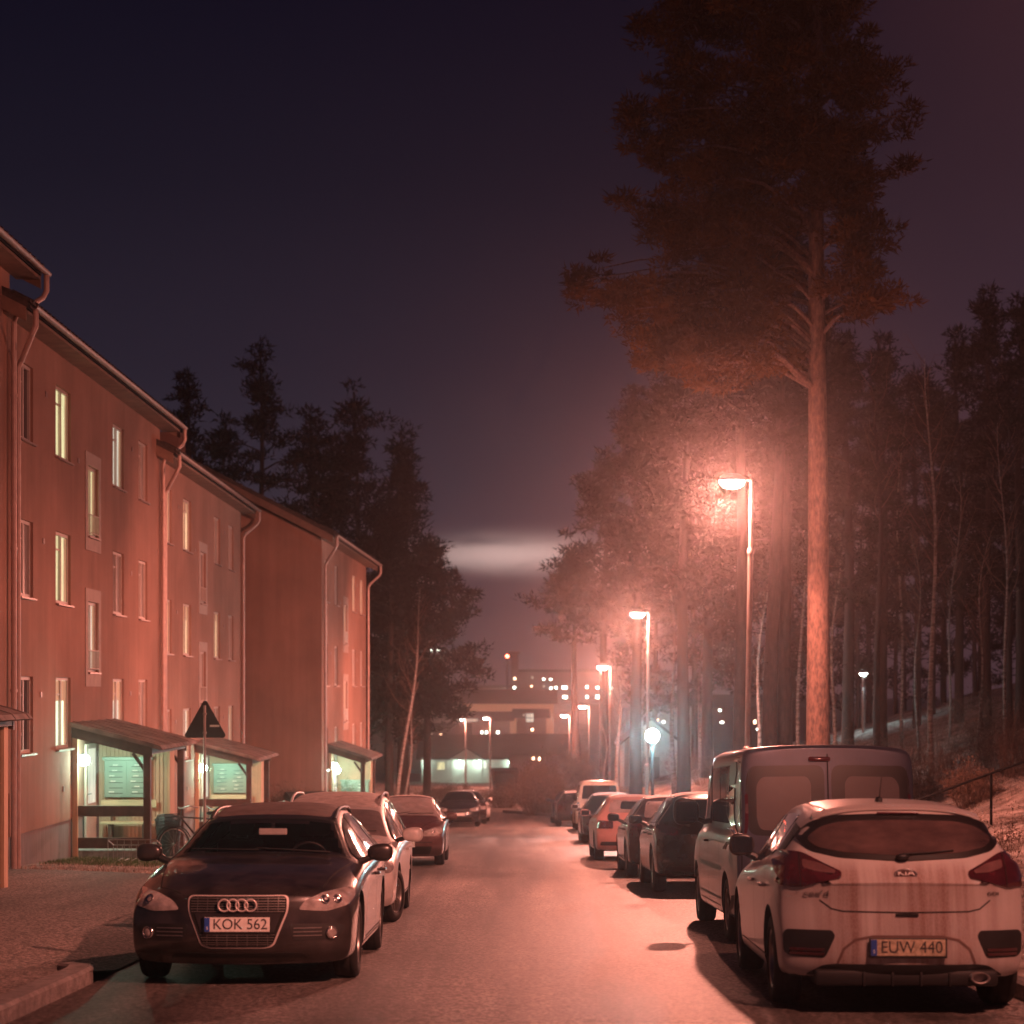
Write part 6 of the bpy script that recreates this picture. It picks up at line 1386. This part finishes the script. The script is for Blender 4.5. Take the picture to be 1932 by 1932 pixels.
# ---- van
S = dict(L=4.80, W=1.92, H=2.0, top=[(0, .86), (.05, .94), (.35, 1.12), (.8, 1.24), (1.0, 1.30), (1.5, 1.72), (1.75, 1.90), (2.1, 2.01), (2.6, 2.03), (4.4, 2.03), (4.72, 2.025), (4.78, 2.01), (4.8, 1.99)],
         belt=[(0, .78), (.5, .98), (1.0, 1.10), (2.0, 1.16), (4.8, 1.16)], roofw=.895, gc=.22, axf=.85, axr=3.95, wr=.33, paint=M('paint_van'), spokes=6, rbend=.04,
         rrec=[(.2, .06), (.3, 0), (.9, 0), (1.2, .01), (2.0, .10)], frec=[(.2, .10), (.3, .02), (.6, 0), (.9, .05)])
c = Car('parked_van', 'dark grey van with two rear windows, standing before the white hatchback', 'van', 3.19, 19.5, 'away', S, PCR)
for sg in (-1, 1):
    f = c.patch(rnd([(sg*.035, 1.82), (sg*.775, 1.81), (sg*.82, 1.68), (sg*.82, 1.30), (sg*.79, 1.12), (sg*.035, 1.08)], .10), 'rear', 'rear_window', M('dark_glass_band'), off=.003, rings=7)
    c.patch(rnd([(sg*.21, 1.705), (sg*.66, 1.70), (sg*.715, 1.62), (sg*.715, 1.27), (sg*.68, 1.17), (sg*.17, 1.15), (sg*.17, 1.64)], .09), 'rear', 'window_glass', M('van_glass'), off=.006, rings=7, parent=f)
    t = c.patch(rnd([(sg*.885, 1.60), (sg*.955, 1.60), (sg*.975, .95), (sg*.895, .95)], .02), 'rear', 'tail_light', M('red_lens_dark'), off=.010, rings=4)
    c.patch(rnd([(sg*.885, 1.50), (sg*.95, 1.50), (sg*.955, 1.40), (sg*.89, 1.40)], .015), 'rear', 'clear_section', M('clear_lens_pink'), off=.014, rings=3, parent=t)
    c.patch(rnd([(sg*.87, 1.86), (sg*.90, 1.86), (sg*.955, 1.62), (sg*.885, 1.62)], .015), 'rear', 'pillar_cover', M('dark_metal'), off=.008, rings=3)
q = MB(); c.strip(q, [(0, 1.93), (0, .45)], 'rear', .012, .004); c.strip(q, [(-.86, 1.90), (-.87, .5), (.87, .5), (.86, 1.90)], 'rear', .010, .002); q.build('rear_door_gap', M('dark_hole'), c.o)
c.patch(rnd([(-.19, 1.90), (.03, 1.90), (.03, 1.855), (-.19, 1.855)], .02), 'rear', 'brake_light', M('red_lens_dark'), off=.016, bulge=.008)
c.patch(rnd([(-.93, .52), (.93, .52), (.93, .30), (-.93, .30)], .03), 'rear', 'bumper', M('black_plastic'), off=.02)
c.plate('', 'rear', .62)
c.sidewin(1.35, 2.25, tm=.17, bm_=.03); c.sidewin(2.36, 3.15, tm=.22, bm_=.06, m=M('car_glass')); c.sidewin(3.2, 3.95, tm=.22, bm_=.06); 
c.mirror(1.45, 1.18, M('black_plastic'), 1.35, 1.5); c.handles((2.2,), 1.0, M('black_plastic')); c.seams((1.32, 2.30, 3.45), zb=.34)
for sg in (-1, 1):
    for pts_, w_ in (([(1.3, .74), (3.55, .74)], .05), ([(2.36, 1.02), (4.5, 1.02)], .014), ([(1.35, .42), (3.5, .42)], .02)): q = MB(); c.strip(q, pts_, 'side', w_, .006, sg); q.build('side_moulding', M('black_plastic'), c.o)
generic_front(c, S, (1.02, 1.3), (1.85, 1.92), [(.62, .72), (.64, .94), (.80, .98), (.84, .75)], [[(-.42, .80), (.42, .80), (.42, .64), (-.42, .64)]], None, wsx=(.80, .72))

# ---- the darker row ahead of the van
S = hatch(M('paint_green'), 4.37, 1.80, 1.53, .34, 5, gc=.24); c = Car('parked_car', 'glossy dark green crossover directly ahead of the van, first of the darker row', 'car', 3.06, 29.2, 'away', S, PCR)
rear_set(c, S, tl=[(.50, .86), (.50, .96), (.80, 1.06), (.88, 1.02), (.87, .90)]); dress(c, S)
c.patch(rnd([(-.55, 2.4), (.55, 2.4), (.55, 3.6), (-.55, 3.6)], .1), 'top', 'roof_frost', M('frost_roof'), off=.003)
S = hatch(M('paint_charcoal'), 4.2, 1.78, 1.46, .32, 5); c = Car('parked_car', 'glossy charcoal hatchback ahead of the dark green crossover', 'car', 2.96, 34.5, 'away', S, PCR)
rear_set(c, S, glass='frost_glass'); dress(c, S); c.patch(rnd([(-.5, 2.4), (.5, 2.4), (.5, 3.5), (-.5, 3.5)], .1), 'top', 'roof_frost', M('frost_roof'), off=.003)
# frosted pale red saloon-like hatch
S = hatch(M('paint_red'), 4.25, 1.72, 1.44, .30, 6, rrec=[(.2, .12), (.32, .02), (.42, 0), (.60, 0), (.68, .04), (.85, .04), (1.1, .1), (1.4, .12)]); c = Car('parked_car', 'pale red car with a frosted rear window and dark bumper strip', 'car', 2.70, 42.2, 'away', S, PCR)
rear_set(c, S, glass='frost_glass', tl=[(.46, .70), (.46, .86), (.78, .88), (.80, .70)]); dress(c, S); c.patch(rnd([(-.5, 2.3), (.5, 2.3), (.5, 3.6), (-.5, 3.6)], .1), 'top', 'roof_frost', M('frost_roof'), off=.003)
c.patch(rnd([(-.30, 1.12), (.34, 1.10), (.36, 1.27), (.05, 1.28), (-.26, 1.29)], .05), 'rear', 'cleared_glass', M('car_glass'), off=.008)
S = hatch(M('paint_darkblue'), 4.2, 1.74, 1.45); c = Car('parked_car', 'dark car with a lit round mirror between the pale red car and the light van', 'car', 2.92, 55.6, 'away', S, PCR); rear_set(c, S); dress(c, S, mir=M('paint_silverwhite'))
c.patch(rnd([(-.5, 2.3), (.5, 2.3), (.5, 3.6), (-.5, 3.6)], .1), 'top', 'roof_frost', M('frost_roof'), off=.003)
S = dict(L=4.4, W=1.82, H=1.86, top=[(0, .80), (.06, .88), (.5, 1.0), (1.0, 1.10), (1.2, 1.16), (1.75, 1.65), (2.1, 1.80), (2.6, 1.86), (4.1, 1.85), (4.32, 1.82), (4.38, 1.79), (4.4, 1.76)], belt=[(0, .70), (.6, .88), (1.2, 1.0), (2.5, 1.05), (4.4, 1.05)], roofw=.70, gc=.2, axf=.86, axr=3.5, wr=.32, paint=M('paint_beige'), spokes=6, rbend=.08, rrec=[(.2, .06), (.3, 0), (.9, 0), (1.2, .03), (1.9, .16)])
c = Car('parked_van', 'small light coloured van with a wide rear window, far along the right row', 'van', 3.32, 72, 'away', S, PCR)
generic_rear(c, S, [(-.66, 1.16), (.66, 1.16), (.60, 1.66), (-.60, 1.66)], [(.74, .72), (.74, 1.05), (.84, 1.05), (.86, .72)], ('', .62), 'car_glass', [(-.8, .46), (.8, .46), (.8, .32), (-.8, .32)])
c.sidewin(1.45, 2.35, tm=.15); c.sidewin(2.45, 4.0, tm=.17); c.mirror(1.5, 1.05, M('black_plastic'), 1.2, 1.3); c.seams((1.4, 2.4))
S = hatch(M('paint_charcoal')); c = Car('parked_car', 'dark car beyond the small light van, with a frosted roof', 'car', 2.78, 80, 'away', S, PCR); rear_set(c, S); dress(c, S)
c.patch(rnd([(-.5, 2.3), (.5, 2.3), (.5, 3.6), (-.5, 3.6)], .1), 'top', 'roof_frost', M('frost_roof'), off=.003)
S = hatch(M('paint_darkblue')); c = Car('parked_car', 'last dark car of the right row, next to the hedge bushes', 'car', 2.72, 86, 'away', S, PCR); rear_set(c, S); dress(c, S)

# ------------------------------------------------------------ night haze
def haze():
    q = MB(); q.box((-175, -26, -12), (175, 630, 34)); m = bpy.data.materials.new('haze'); m.use_nodes = True; nt = m.node_tree; nt.nodes.clear()
    o = nd(nt, 'ShaderNodeOutputMaterial'); v = nd(nt, 'ShaderNodeVolumePrincipled'); v.inputs['Color'].default_value = (.93, .90, .92, 1); v.inputs['Density'].default_value = HAZE; v.inputs['Anisotropy'].default_value = .93
    nt.links.new(v.outputs[0], o.inputs['Volume']); ob = q.build('haze', m); tag(ob, 'thin night haze glowing round the lamps', 'haze', kind='stuff')
haze()
